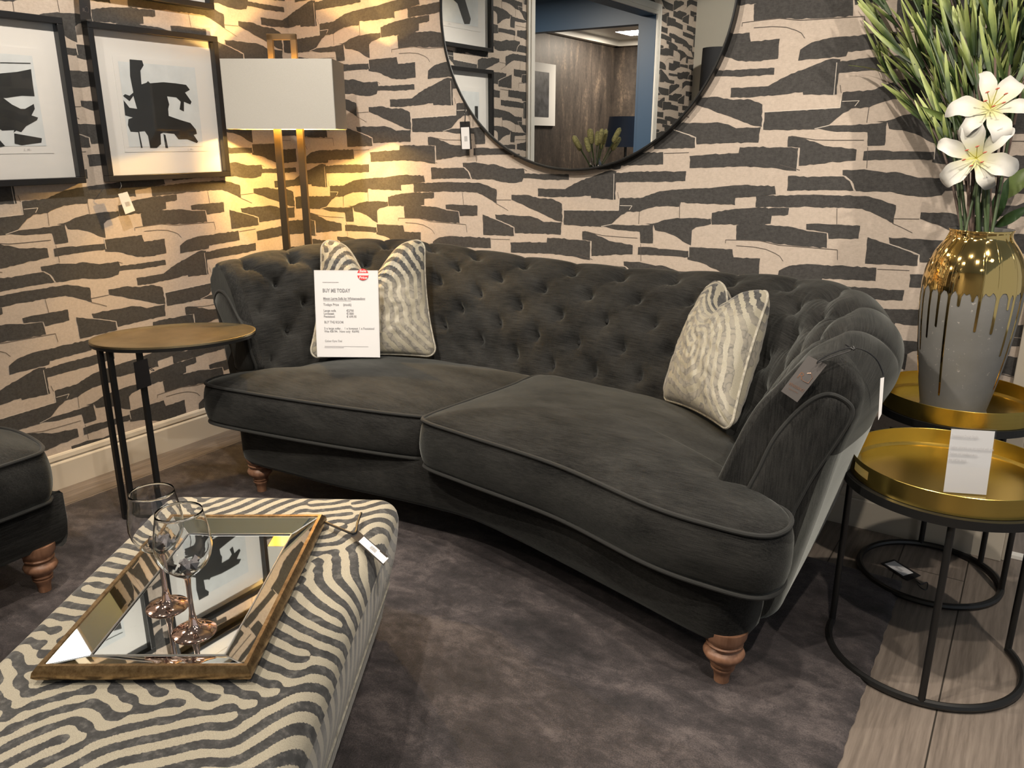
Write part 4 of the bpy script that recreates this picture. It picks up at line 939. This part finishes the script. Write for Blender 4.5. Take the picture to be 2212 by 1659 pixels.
picture(LY0, LY1, UZ0, UZ1, 'upper left framed print seen in the round mirror, black diagonal stroke', [[(.78, .70), (.76, .52), (.66, .46), (.56, .42), (.45, .24), (.36, .25), (.34, .30), (.42, .45), (.50, .62), (.60, .74)], [(.30, .6), (.36, .7), (.30, .74)]])

# ================================================================== HANG TAGS
def barcode(o, ex, ey, w, h, parent, m=None):
    q = MB(); rs = np.random.RandomState(3); x = 0; o, ex, ey = np.array(o), np.array(ex), np.array(ey)
    while x < w:
        b = .0006+.0011*rs.rand(); q.add([o+ex*x, o+ex*(x+b), o+ex*(x+b)+ey*h, o+ex*x+ey*h], [(0, 1, 2, 3)]); x += b+.0006+.0008*rs.rand()
    build('barcode', q, m or M['print'], parent, smooth=False, recalc=False)
def card(name, corners, lab, cord, front='white', label_inset=None, cord_r=.0013, nshift=.0006):
    """flat hang tag: 4 world corners (clockwise from top-left)"""
    A, B_, C_, D_ = (np.array(p, float) for p in corners); o = empty('hang_tag', A, lab, 'tag', None)
    nn = np.cross(B_-A, D_-A); nn /= np.linalg.norm(nn)
    if nn@(CAM-A) < 0: nn = -nn
    q = MB(); q.prism([A, B_, C_, D_], -nn*.0008); build('tag_card', q, M['card'] if front == 'white' else (M['taggrey'] if front == 'grey' else M['tagblack']), o, smooth=False)
    if label_inset:
        l, r_, t, b = label_inset
        f = lambda s_, v_: A+(B_-A)*s_+(D_-A)*v_+nn*nshift
        q = MB(); q.add([f(l, t), f(r_, t), f(r_, b), f(l, b)], [(0, 1, 2, 3)]); build('price_label', q, M['card'], o, smooth=False, recalc=False)
    if cord is not None:
        q = MB(); q.tube(spline(cord, 20), cord_r, 6); build('cord', q, M['ribbon'], o)
    return o, A, B_, C_, D_, nn
tX = XL+.050
cs = [onx(x, y, tX) for x, y in ((255,419),(275,414),(292,455),(271,463))]
o, A, B_, C_, D_, nn = card('frame', cs, 'white price tag hanging under the print beside the lamp', [onx(258, 388, XL+.03), onx(262, 402, tX), onx(257, 412, tX), cs[0]*.5+cs[1]*.5])
barcode(A+(D_-A)*.45+(B_-A)*.35+nn*.0008, (B_-A)/np.linalg.norm(B_-A), (D_-A)/np.linalg.norm(D_-A), .022, .018, o)
ex, ey = (cs[1]-cs[0])/np.linalg.norm(cs[1]-cs[0]), (cs[0]-cs[3])/np.linalg.norm(cs[0]-cs[3])
mY = YB-.045
cs = [ony(x, y, mY) for x, y in ((993,263),(1015,262),(1019,322),(996,324))]
o, A, B_, C_, D_, nn = card('mirror', cs, 'black tag with white label hanging below left of the round mirror', [ony(1003, 222, YB-.03), ony(1005, 245, mY), ony(1004, 268, mY)], 'black', (.10, .90, .20, .97), cord_r=.0022)
barcode(A+(D_-A)*.70+(B_-A)*.40+nn*.0010, (B_-A)/np.linalg.norm(B_-A), -(D_-A)/np.linalg.norm(D_-A), .016, .022, o)
cs = [onx(x, y, XL+.06) for x, y in ((167,-45),(192,-42),(197,41),(174,43))]
o, A, B_, C_, D_, nn = card('upper', cs, 'black tag with faint house emblem hanging at the top between the prints', [onx(180, -75, XL+.045), onx(180, -50, XL+.06), onx(180, -40, XL+.06)], 'black')
def emblem(o, O, ex, ey, s, m, parent):
    """serif R growing out of a house outline"""
    O, ex, ey = np.array(O), np.array(ex), np.array(ey); q = MB(); f = lambda a, b: O+ex*a*s+ey*b*s
    text_on(q, 'R', s*1.25, f(-.75, -.45), ex, ey)
    pts = [f(.0, .55), f(.35, .80), f(.80, .40), f(.80, -.45), f(.12, -.45), f(-.05, -.25)]
    for a, b in zip(pts[:-1], pts[1:]): q.tube([a, b], .030*s, 5)
    build('emblem', q, m, parent, smooth=False, recalc=False)
exu = (B_-A)/np.linalg.norm(B_-A); eyu = (A-D_)/np.linalg.norm(A-D_)
if exu@rt < 0: exu = -exu
emblem(o, A*.12+B_*.12+C_*.38+D_*.38+nn*.001, exu, eyu, .016, M['foild'], o)
# arm tag
cs = [ony(x, y, Y) for x, y, Y in ((1746,768,1.958),(1786,788,1.958),(1722,869,1.93),(1687,845,1.93))]
o, A, B_, C_, D_, nn = card('arm', cs, 'grey tag with rose gold emblem tied to the right sofa arm', None, 'grey')
exu = (B_-A)/np.linalg.norm(B_-A); eyu = (A-D_)/np.linalg.norm(A-D_)
emblem(o, (A+B_)*.27+(C_+D_)*.23+nn*.001, exu, eyu, .020, M['foil'], o)
q = MB(); text_on(q, 'RENAISSANCE', .0105, D_+(A-D_)*.22+(C_-D_)*.10+nn*.001, exu, eyu, width=np.linalg.norm(C_-D_)*.82); text_on(q, 'DESIGN STUDIO', .004, D_+(A-D_)*.14+(C_-D_)*.24+nn*.001, exu, eyu, width=np.linalg.norm(C_-D_)*.52); build('lettering', q, M['foil'], o, smooth=False, recalc=False)
q = MB(); crd = [ony(1764, 786, 1.945), ony(1772, 776, 1.95), ony(1800, 762, 1.965), ony(1838, 751, 1.985), ony(1868, 757, 1.99), ony(1893, 776, 2.0), ony(1906, 802, 2.01), ony(1908, 812, 2.01)]
q.tube(spline(crd, 40), .0019, 6); q.tube(spline([ony(1768, 783, 1.945), ony(1800, 770, 1.965), ony(1838, 756, 1.985), ony(1826, 744, 1.985)], 20), .0017, 6); q.tube(spline([ony(1838, 751, 1.985), ony(1846, 755, 1.983), ony(1843, 748, 1.985)], 8), .003, 6); build('ribbon', q, M['ribbon'], o)
wt = [ony(1902, 817, 2.01), ony(1910, 815, 2.01), ony(1904, 895, 2.0), ony(1897, 908, 2.0)]
o2, *_ = card('armw', wt, 'white swing tag edge-on at the outer side of the right sofa arm', None, 'white')
# footstool tag
cs = [onz(757, 1160, .442), onz(771, 1147, .444), onz(838, 1204, .443), onz(829, 1225, .440)]
cs = [cs[0], cs[1], cs[2], cs[3]]
cs = [np.array(c_)+np.array([0, 0, .004]) for c_ in cs]
o, A, B_, C_, D_, nn = card('stool', [cs[0], cs[1], cs[2], cs[3]], 'black tag with white barcode label lying on the zebra footstool', [onz(700, 1127, .452), onz(730, 1140, .450), onz(765, 1152, .449), onz(772, 1130, .450), onz(780, 1108, .449)], 'black', (.10, .92, .24, .97), cord_r=.0034)
barcode(A+(D_-A)*.52+(B_-A)*.35+nn*.001, (D_-A)/np.linalg.norm(D_-A), (B_-A)/np.linalg.norm(B_-A), .030, .012, o)
# oval table tag
cs = [ony(x, y, 1.590) for x, y in ((288,783),(318,774),(327,832),(296,843))]
card('oval', cs, 'plain black tag hanging from a leg of the oval brass table', [ony(320, 795, 1.595), ony(328, 800, 1.60), ony(333, 800, 1.60), ony(325, 795, 1.605), ony(318, 792, 1.605)], 'black')
# floor tag
cs = [onz(1903, 1216, .004), onz(1931, 1208, .004), onz(1989, 1243, .004), onz(1961, 1254, .004)]
o, A, B_, C_, D_, nn = card('floor', cs, 'black tag with white label lying on the floor under the rear tray table', [onz(1974, 1247, .005), onz(1988, 1262, .006), onz(2003, 1258, .008), onz(2001, 1274, .006), onz(1985, 1266, .012), onz(1976, 1250, .006)], 'black', (.12, .88, .08, .78), cord_r=.0018)
barcode(A+(D_-A)*.35+(B_-A)*.35+nn*.001, (D_-A)/np.linalg.norm(D_-A), (B_-A)/np.linalg.norm(B_-A), .03, .012, o)

# ================================================================== PRICE SIGN ON THE SOFA
SB = .552
bl, br = onz(685, 771, SB), onz(821, 772, SB); ex = (br-bl); SW = np.linalg.norm(ex); ex = ex/SW
bk = np.array([-ex[1], ex[0], 0]); ey = np.array([0, 0, 1])*.992+bk*.125; ey /= np.linalg.norm(ey); nn = np.cross(ex, ey)
SH = 1.318*SW*1.03
sg = empty('price_sign', (bl+br)/2, 'white printed price sign in a clear sleeve standing on the left seat cushion', 'sign')
def sp(a, b, d=0.0): return bl+ex*a*SW+ey*b*SH+nn*d
q = MB(); q.prism([sp(0, 0), sp(1, 0), sp(1, 1), sp(0, 1)], -nn*.004); build('paper', q, M['card'], sg, smooth=False)
q = MB()
for a, b in (((0, 0), (1, 0)), ((1, 0), (1, 1)), ((1, 1), (0, 1)), ((0, 1), (0, 0))): q.tube([sp(*a), sp(*b)], .003, 6)
q.prism([sp(.2, .02, -.004), sp(.8, .02, -.004), sp(.8, .02, -.055)-ey*.004, sp(.2, .02, -.055)-ey*.004], ey*.002)
build('sleeve', q, M['acrylic'], sg)
lines = [('.............................', .125, .862, .26, 0, .012, 'printl'), ('BUY ME TODAY', .125, .752, .435, .0006, .020, 'print'), ('Moon Large Sofa by Whitemeadow', .13, .668, .66, .0004, .013, 'print'), ('Todays Price     (stock)', .13, .598, .44, .0003, .013, 'print'),
 ('Large sofa', .13, .530, .195, .0003, .012, 'print'), ('€2795', .49, .530, .115, .0003, .012, 'print'), ('Loveseat', .13, .496, .165, .0003, .012, 'print'), ('€1880', .49, .496, .115, .0003, .012, 'print'), ('Footstool', .13, .462, .175, .0003, .012, 'print'), ('€ 699.95', .49, .462, .155, .0003, .012, 'print'),
 ('BUY THE ROOM', .135, .395, .30, .0002, .014, 'print'), ('2 x large sofas .   1 x loveseat 1 x Footstool', .13, .325, .79, .0002, .012, 'print'), ('Was €8194.  Now only  €6995', .13, .290, .55, .0002, .012, 'print'), ('Colour Kyro Coal', .135, .178, .27, .0001, .012, 'print')]
for body, a, b, w, bo, hgt, mk in lines:
    q = MB(); text_on(q, body, hgt, sp(a, b, .0012), ex, ey, width=w*SW, bold=bo); build('lettering', q, M[mk], sg, smooth=False, recalc=False)
q = MB()
for (a0, a1, b, w) in ((.13, .38, .862, .0022), (.13, .565, .652, .0012), (.125, .82, .124, .0016), (.125, .43, .110, .0014), (.13, .79, .664, .0007)): q.add([sp(a0, b, .0013), sp(a1, b, .0013), sp(a1, b+w/SH*1.2, .0013), sp(a0, b+w/SH*1.2, .0013)], [(0, 1, 2, 3)])
build('ruled_lines', q, M['printl'], sg, smooth=False, recalc=False)
cx_, cy_ = .765, .955; rr = .088*SW
def disc(q, a0, a1, off, k=1.0):
    c0 = sp(cx_, cy_, off); pts = [c0+(ex*math.cos(t)+ey*math.sin(t))*rr*k for t in np.linspace(a0, a1, 40)]; q.poly(pts)
st = MB(); disc(st, 0, 2*PI*39/40, .0025); stk = build('sale_sticker', st, M['card'], sg, smooth=False, recalc=False, label='round red and white sale sticker')
st = MB(); disc(st, .25, PI-.25, .003); disc(st, PI+.18, 2*PI-.18, .003); build('red_bands', st, M['red'], stk, smooth=False, recalc=False)
st = MB(); text_on(st, 'Sale', .014, sp(cx_, cy_, .0036)-ex*.014+ey*.009, ex, ey, width=.028, bold=.0004, slant=.2); text_on(st, 'Price', .014, sp(cx_, cy_, .0036)-ex*.016-ey*.017, ex, ey, width=.032, bold=.0004, slant=.2); build('lettering', st, M['card'], stk, smooth=False, recalc=False)

# ================================================================== ACRYLIC SIGN IN THE FRONT TRAY
AZ = .5445
al_, ar = onz(2036, 1064, AZ), onz(2133, 1071, AZ); ex = ar-al_; AW = np.linalg.norm(ex); ex /= AW; bk = np.array([-ex[1], ex[0], 0]); ey = np.array([0, 0, 1])*.99+bk*.10; ey /= np.linalg.norm(ey); nn = np.cross(ex, ey); AH = .172
asg = empty('acrylic_sign', (al_+ar)/2, 'small clear acrylic stand with a printed notice in the front brass tray', 'sign')
def ap(a, b, d=0.0): return al_+ex*a*AW+ey*b*AH+nn*d
q = MB(); q.prism([ap(.02, .01, -.001), ap(.975, .01, -.001), ap(.975, .965, -.001), ap(.02, .965, -.001)], -nn*.0008); build('paper', q, M['card'], asg, smooth=False)
q = MB(); q.prism([ap(0, 0, .002), ap(1, 0, .002), ap(1, 1, .002), ap(0, 1, .002)], -nn*.0018); build('front_panel', q, M['acrylic'], asg, smooth=False)
q = MB(); q.prism([ap(0, 0, -.003), ap(1, 0, -.003), ap(1, 0, -.045), ap(0, 0, -.045)], ey*.0018); build('foot', q, M['acrylic'], asg, smooth=False)
for body, b, w in (('Renaissance Design Studio', .855, .58), ('Leather ottomans may not supplied with sofa.', .685, .95), ('Delivery and installation extra.', .590, .62), ('See staff for details', .495, .39)):
    q = MB(); text_on(q, body, .009, ap(.04, b, .0026), ex, ey, width=w*AW, bold=.0001); build('lettering', q, M['printl'], asg, smooth=False, recalc=False)

# ================================================================== SCATTER CUSHIONS
def scatter(name, TLc, TRc, BRc, BLc, thick, chop, lab, seed, sheen_from, fold=.0):
    r = empty(name, (np.array(BLc)+np.array(BRc))/2, lab, 'cushion', 'zebra cushions on the sofa'); n = 96
    TLc, TRc, BRc, BLc = (np.array(p, float) for p in (TLc, TRc, BRc, BLc)); nn = np.cross(TRc-TLc, BLc-TLc); nn /= np.linalg.norm(nn)
    if nn@(CAM-TLc) < 0: nn = -nn
    img = labyrinth(150, 150, 11.5, seed, theta=lambda X, Y: .45*(Y*.85+.55*np.abs(X-75)+22*np.sin(X/15.+seed)+14*np.sin(Y/19.)))
    sides = []; edge = None
    for sgn in (1, -1):
        G = np.zeros((n, n, 3)); zb = np.zeros((n, n)); fd = np.zeros((n, n))
        for i in range(n):
            for j in range(n):
                s = -1+2*i/(n-1); t = -1+2*j/(n-1)          # s right, t up
                # pull edges in between the corners
                s0_, t0_ = s, t; cq = .80
                if abs(s) > cq and abs(t) > cq:
                    qx, qy = abs(s)-cq, abs(t)-cq; k_ = max(qx, qy)/math.hypot(qx, qy); s, t = math.copysign(cq+qx*k_, s), math.copysign(cq+qy*k_, t)
                ss = s*(1-.085*(1-t*t)); tt = t*(1-.07*(1-s*s))
                u_, v_ = (ss+1)/2, (tt+1)/2
                p = TLc*(1-u_)*v_+TRc*u_*v_+BRc*u_*(1-v_)+BLc*(1-u_)*(1-v_)
                dip = chop*math.exp(-(s/.36)**2)*np.clip((t+.35)/1.35, 0, 1)**2.0
                p = p+(BLc-TLc)*dip
                w = ((1-s0_*s0_)*(1-t0_*t0_))**.42
                wr = .010*noise.noise((s*4+seed, t*4, sgn))*w+.006*noise.noise((s*11+seed, t*9, sgn))*w
                crease = -.035*math.exp(-(s/.17)**2)*np.clip((t+.1)/1.1, 0, 1)
                G[i, j] = p+nn*sgn*(thick*w+wr+crease*w); zb[i, j] = img[int((s+1)/2*149), int((t+1)/2*149)]
                fd[i, j] = np.clip((sheen_from-t)/.35+.15*noise.noise((s*3, t*3, 2)), 0, 1)  # painted sheen: stripes wash out paler towards the cushion bottom
        sides.append((G, zb, fd)); edge = G if sgn == 1 else edge
    mb = MB(); mb.grid(sides[0][0]); mb.grid(sides[1][0], flip=True)
    z = np.r_[sides[0][1].reshape(-1), sides[1][1].reshape(-1)]; z = .5-.5*np.tanh(3*(z+.05))
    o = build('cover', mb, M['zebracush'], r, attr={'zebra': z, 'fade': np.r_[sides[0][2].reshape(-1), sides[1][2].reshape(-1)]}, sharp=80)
    loop_ = [edge[i, 0] for i in range(n-1)]+[edge[n-1, j] for j in range(n-1)]+[edge[i, n-1] for i in range(n-1, 0, -1)]+[edge[0, j] for j in range(n-1, 0, -1)]
    mb = MB(); mb.tube(loop_, .0045, 7, closed=True); build('piping', mb, M['zebrapipe'], r)
    return r
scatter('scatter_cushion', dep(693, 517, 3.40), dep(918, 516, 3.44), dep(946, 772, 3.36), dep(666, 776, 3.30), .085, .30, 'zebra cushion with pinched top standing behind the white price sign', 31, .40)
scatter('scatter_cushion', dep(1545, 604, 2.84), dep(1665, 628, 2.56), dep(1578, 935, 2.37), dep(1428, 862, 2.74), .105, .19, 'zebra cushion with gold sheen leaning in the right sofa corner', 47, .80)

# ================================================================== FLOOR LAMP
LPc = np.array([-2.878, 2.609]); lr = rt[:2]; lf = np.array([-math.sin(YAW), math.cos(YAW)])
def lp(a, b, z): q = LPc+lr*a+lf*b; return (q[0], q[1], z)
lamp = empty('floor_lamp', lp(0, 0, 0), 'bronze twin-pole floor lamp with rectangular grey shade in the corner behind the sofa', 'lamp')
SX, SY, SB0, SB1 = .236, .125, 1.442, 1.724
q = MB()
def rrect(a, b, r, z, n=5):
    out = []
    for cx, cy, a0 in ((a-r, b-r, 0), (-(a-r), b-r, 90), (-(a-r), -(b-r), 180), (a-r, -(b-r), 270)):
        for k in range(n): t = math.radians(a0+90*k/(n-1)); out.append(lp(cx+r*math.cos(t), cy+r*math.sin(t), z))
    return out
q.grid(np.array([rrect(SX, SY, .004, SB0), rrect(SX, SY, .004, SB1)]), cv=True); q.grid(np.array([rrect(SX, SY, .004, SB1), rrect(SX-.003, SY-.003, .003, SB1)]), cv=True); q.grid(np.array([rrect(SX, SY, .004, SB0), rrect(SX-.003, SY-.003, .003, SB0)]), cv=True)
sh = build('shade', q, M['shade'], lamp, smooth=False)
q = MB(); q.grid(np.array([rrect(SX-.003, SY-.003, .003, SB0), rrect(SX-.003, SY-.003, .003, SB1)]), cv=True); build('shade_lining', q, M['shadein'], sh, smooth=False)
for a in (-.0505, .0505):
    q = MB(); q.obox(lp(a, 0, .735), np.r_[lr, 0]*.0145, np.r_[lf, 0]*.0145, (0, 0, .725)); build('pole', q, M['lampbrass'], lamp, smooth=False, bevel=.001)
q = MB()
for a in (-.0505, .0505): q.obox(lp(a, 0, 1.64), np.r_[lr, 0]*.0118, np.r_[lf, 0]*.0118, (0, 0, .19))
q.obox(lp(0, 0, 1.822), np.r_[lr, 0]*.0623, np.r_[lf, 0]*.0118, (0, 0, .0118)); q.obox(lp(0, 0, 1.66), np.r_[lr, 0]*.0623, np.r_[lf, 0]*.0118, (0, 0, .0118)); build('top_handle', q, M['lampbrass'], lamp, smooth=False)
q = MB(); q.obox(lp(0, 0, .012), np.r_[lr, 0]*.12, np.r_[lf, 0]*.075, (0, 0, .011)); build('foot_plate', q, M['lampbrass'], lamp, smooth=False, bevel=.003)
q = MB(); q.lathe([(.0001, -.035), (.014, -.03), (.024, -.01), (.026, .005), (.018, .026), (.0001, .036)], lp(.0, 0, 1.567), 16); build('bulb', q, M['bulb'], lamp)

# ================================================================== ROUND MIRROR
MC = np.array([-1.662, 1.930]); MR = .655
mr = empty('round_mirror', (MC[0], YB-.001, MC[1]-MR), 'large round mirror with thin black metal frame on the back wall', 'mirror')
q = MB(); q.lathe([(MR-.008, 0), (MR, 0), (MR, .034), (MR-.003, .037), (MR-.008, .037), (MR-.010, .033), (MR-.010, .030)], (0, 0, 0), 160, cap=False); q.v = [(MC[0]+a, YB-.001-c_, MC[1]+b) for a, b, c_ in q.v]; build('frame', q, M['black'], mr, sharp=30)
q = MB(); q.lathe([(.0001, .030), (MR-.009, .030)], (0, 0, 0), 160, cap=False); q.v = [(MC[0]+a, YB-.001-c_, MC[1]+b) for a, b, c_ in q.v]; build('glass', q, M['mirror'], mr, smooth=False)
q = MB(); q.lathe([(.0001, .004), (MR-.012, .004)], (0, 0, 0), 96, cap=False); q.v = [(MC[0]+a, YB-.001-c_, MC[1]+b) for a, b, c_ in q.v]; build('backing', q, M['black'], mr, smooth=False)

# ================================================================== THINGS SEEN IN THE MIRROR (other room and rear wall)
XW = -6.0
a, b = refl_x(1153, 135, XW+.03), refl_x(1199, 270, XW+.03); y0, y1 = sorted((a[1], b[1])); z0, z1 = sorted((refl_x(1199, 272, XW+.03)[2], refl_x(1199, 140, XW+.03)[2]))
y1 += .55
fp = empty('landscape_print', (XW, (y0+y1)/2, z0), 'dark print in pale mount on the mottled wall, reflected in the mirror', 'picture')
q = MB(); q.box((XW, y0, z0), (XW+.03, y1, z1)); build('mount', q, M['mat'], fp, smooth=False)
q = MB(); q.box((XW+.03, y0+.16*(y1-y0), z0+.14*(z1-z0)), (XW+.033, y1-.16*(y1-y0), z1-.14*(z1-z0))); build('print', q, simple('print_photo', (.05, .05, .055, 1), .5, var=.9, vs=9), fp, smooth=False)
# side table with vase of banksia
bx = refl_x(1288, 330, -4.6); tbz = bx[2]-.28
tb = empty('console_table', (-4.6, bx[1], 0), 'dark console table in the next room, reflected in the mirror', 'table')
q = MB(); q.box((-4.95, bx[1]-.3, tbz-.04), (-4.3, bx[1]+.3, tbz)); build('top', q, M['black'], tb, smooth=False)
for sx_ in (-4.92, -4.33):
    for sy_ in (-.27, .27): q = MB(); q.box((sx_-.02, bx[1]+sy_-.02, 0), (sx_+.02, bx[1]+sy_+.02, tbz-.04)); build('leg', q, M['black'], tb, smooth=False)
gv = empty('glass_vase', (-4.6, bx[1], tbz), 'glass vase of pale banksia on the reflected console table', 'vase')
q = MB(); q.lathe([(.0001, 0), (.06, 0), (.075, .05), (.08, .14), (.06, .2), (.062, .22), (.056, .22), (.054, .2), (.073, .14), (.0001, .01)], (-4.6, bx[1], tbz), 24); build('vessel', q, M['glass'], gv)
fm = simple('banksia', (.34, .33, .15, 1), .8, var=.4, vs=60)
for k in range(11):
    a = 2*PI*k/11+.3; lean = .10+.16*rsF.rand(); b0 = np.array([-4.6, bx[1], tbz+.02]); tp_ = b0+np.array([math.cos(a)*lean*1.3, math.sin(a)*lean*1.3, .40+.14*rsF.rand()])
    g = empty('banksia_stem', b0, 'pale banksia stem in the glass vase reflected in the mirror', 'artificial plant', 'banksia in the glass vase'); q = MB(); q.tube(spline([b0, b0*.5+tp_*.5, tp_], 8), .006, 6); build('stem', q, M['stemg'], g)
    d = (tp_-b0)/np.linalg.norm(tp_-b0); q = MB(); q.tube([tp_-d*.16, tp_-d*.14, tp_-d*.05, tp_, tp_+d*.02], [.015, .03, .032, .028, .008], 12); build('flower_head', q, fm, g)
# lamp with blue shade
lx = refl_x(1352, 300, -4.3)
LXX, LYY = refl_x(1352, 300, -5.3)[0], refl_x(1352, 300, -5.3)[1]; lz_ = refl_x(1352, 252, -5.3)[2]
bl_ = empty('table_lamp', (LXX, LYY, 0), 'tall blue shaded lamp in the next room, reflected in the mirror', 'lamp')
q = MB(); q.lathe([(.30, 0), (.25, .42), (.248, .42), (.298, 0)], (LXX, LYY, lz_-.42), 40, cap=False); build('shade', q, simple('blue_shade', (.02, .04, .09, 1), .6), bl_)
q = MB(); q.lathe([(.12, 0), (.12, .02), (.02, .03), (.02, lz_-.2)], (LXX, LYY, 0), 20); build('stand', q, M['black'], bl_)
# armchair with cushions
ax = refl_x(1190, 350, -4.5)
ac = empty('armchair', (-4.9, ax[1]-.1, 0), 'dark armchair in the next room, just visible at the mirror bottom', 'chair')
q = MB(); q.box((-5.2, ax[1]-.45, .12), (-4.5, ax[1]+.35, .45)); build('seat', q, M['velvetlit'], ac, smooth=False, bevel=.05)
q = MB(); q.box((-5.3, ax[1]-.45, .12), (-5.1, ax[1]+.35, 1.02)); build('backrest', q, M['velvetlit'], ac, smooth=False, bevel=.07)
for yy_ in (-.45, .30): q = MB(); q.box((-5.2, ax[1]+yy_-.06, .12), (-4.5, ax[1]+yy_+.08, .66)); build('armrest', q, M['velvetlit'], ac, smooth=False, bevel=.05)
# black floor lamp by the cream wall
bpos = refl_y(1548, 150, -2.15)
bf = empty('black_floor_lamp', (bpos[0], -2.15, 0), 'tall floor lamp with black drum shade by the cream wall, reflected in the mirror', 'lamp')
zt = refl_y(1548, 104, -2.15)[2]; zb = refl_y(1548, 196, -2.15)[2]
q = MB(); q.lathe([(.155, zb), (.145, zt), (.143, zt), (.153, zb)], (bpos[0], -2.15, 0), 40, cap=False); build('shade', q, M['blackshade'], bf)
q = MB(); q.lathe([(.14, 0), (.14, .015), (.012, .02), (.012, zt-.05)], (bpos[0], -2.15, 0), 20); build('stand', q, M['black'], bf)

# ================================================================== LIGHTS
LG = 2.45
def spot(name, loc, aim, power, size=100, blend=.5, rad=.025, col=(1, .89, .76)):
    l = bpy.data.lights.new(name, 'SPOT'); l.energy = power*LG; l.spot_size = math.radians(size); l.spot_blend = blend; l.shadow_soft_size = rad; l.color = col
    o = bpy.data.objects.new(name, l); COL.objects.link(o); o.location = loc; d = Vector(aim)-Vector(loc); o.rotation_euler = d.to_track_quat('-Z', 'Y').to_euler(); return o
proto = None
def downlight(x, y, aim, power, size=95, blend=.6, lab=''):
    global proto
    if proto is None:
        proto = empty('ceiling_downlight', (x, y, CEIL), lab, 'ceiling light', 'recessed ceiling spotlights')
        q = MB(); q.lathe([(.045, 0), (.045, -.004), (.036, -.006), (.034, -.002)], (0, 0, 0), 32, cap=False); build('trim_ring', q, M['white'], proto, local=True)
        q = MB(); q.lathe([(.0001, -.0015), (.034, -.0015)], (0, 0, 0), 24, cap=False); build('lens', q, M['led'], proto, local=True, recalc=False); r = proto
    else:
        r = copy_tree(proto); r.location = (x, y, CEIL); r['label'] = lab
    spot('downlight_beam', (x, y, CEIL-.02), aim, power, size, blend)
downlight(.62, 1.75, (-.25, 2.5, .4), 47, lab='recessed spotlight over the brass tray tables')
downlight(-.55, 1.25, (-.9, 2.9, .7), 46, lab='recessed spotlight over the right half of the sofa')
downlight(-1.75, 1.15, (-1.7, 2.7, .6), 46, lab='recessed spotlight over the middle of the sofa')
downlight(-2.15, 1.75, (-3.0, 2.2, .8), 40, lab='recessed spotlight facing the framed prints')
downlight(-1.55, .25, (-1.2, .9, .4), 46, lab='recessed spotlight over the footstool')
downlight(.1, .45, (-.6, 1.7, 0), 46, lab='recessed spotlight over the rug')
downlight(-2.3, -1.0, (-2.9, -2.4, 1.6), 36, lab='added spotlight brightening the rear cream wall for the mirror view')  # lamp added to lift the rear wall reflected in the mirror
downlight(-2.2, .3, (-3.2, .9, .9), 34, lab='added spotlight brightening the left wall for the mirror view')  # extra lamp put in to raise the reflected left wallpaper
# LED ceiling panel (real fixture)
bn = np.r_[-tw*-1*-1, 0]; bn = np.r_[-tw[0]*.327, -tw[1]*.327, .945]; bn /= np.linalg.norm(bn)
pr_ = onz(205, 1345, TZ+.015); rd = ray(205, 1345); rd = rd-2*(rd@bn)*bn; hit = pr_+rd*(CEIL-pr_[2])/rd[2]
PCX, PCY = round(float(np.clip(hit[0], -2.85, 1)), 2), round(float(np.clip(hit[1], -1.9, 2.5)), 2)
print('panel', hit, PCX, PCY)
pn = empty('ceiling_panel_light', (PCX, PCY, CEIL), 'square LED ceiling panel reflected in the mirrored tray', 'ceiling light')
q = MB(); q.box((PCX-.19, PCY-.19, CEIL-.015), (PCX+.19, PCY+.19, CEIL-.012)); build('diffuser', q, M['panel'], pn, smooth=False)
q = MB()
for x0, y0, x1, y1 in ((-.21, -.21, -.19, .21), (.19, -.21, .21, .21), (-.19, -.21, .19, -.19), (-.19, .19, .19, .21)): q.box((PCX+x0, PCY+y0, CEIL-.02), (PCX+x1, PCY+y1, CEIL))
build('frame', q, M['white'], pn, smooth=False)
for (x_, y_) in ((1.2, -1.0), (1.4, 1.2)):
    c_ = copy_tree(pn); c_.location = (x_, y_, CEIL); c_['label'] = 'square LED ceiling panel on the open right side of the room' if y_ > 0 else 'square LED ceiling panel near the rear wall on the right'
# floor-lamp bulb
bl2 = bpy.data.lights.new('lamp_bulb', 'POINT'); bl2.energy = 42; bl2.color = (1, .60, .18); bl2.shadow_soft_size = .012
ob = bpy.data.objects.new('lamp_bulb', bl2); COL.objects.link(ob); ob.location = lp(0, 0, 1.512)
bl3 = bl2.copy(); bl3.energy = 28; ob = bpy.data.objects.new('lamp_bulb', bl3); COL.objects.link(ob); ob.location = lp(0, 0, 1.622)
# other room
for nm, loc, en in (('far_room_light', (-5.2, CNY+.9, zc-.02), 110), ('passage_light', (-4.3, .1, 2.7), 130)):
    l = bpy.data.lights.new(nm, 'AREA'); l.energy = en; l.color = (1, .86, .7); l.size = .5; o = bpy.data.objects.new(nm, l); COL.objects.link(o); o.location = loc
w = bpy.data.worlds.new('world'); scene.world = w; w.use_nodes = True; w.node_tree.nodes['Background'].inputs[0].default_value = (.86, .93, 1, 1); w.node_tree.nodes['Background'].inputs[1].default_value = .42

scene.view_settings.view_transform = 'Standard'; scene.view_settings.look = 'None'; scene.view_settings.gamma = 1.0; scene.view_settings.exposure = 0.0
scene.view_settings.use_curve_mapping = False
scene.cycles.max_bounces = 10; scene.cycles.transparent_max_bounces = 12; scene.cycles.transmission_bounces = 10; scene.cycles.glossy_bounces = 6
scene.cycles.sample_clamp_indirect = 4.0; scene.cycles.caustics_reflective = False; scene.cycles.caustics_refractive = False
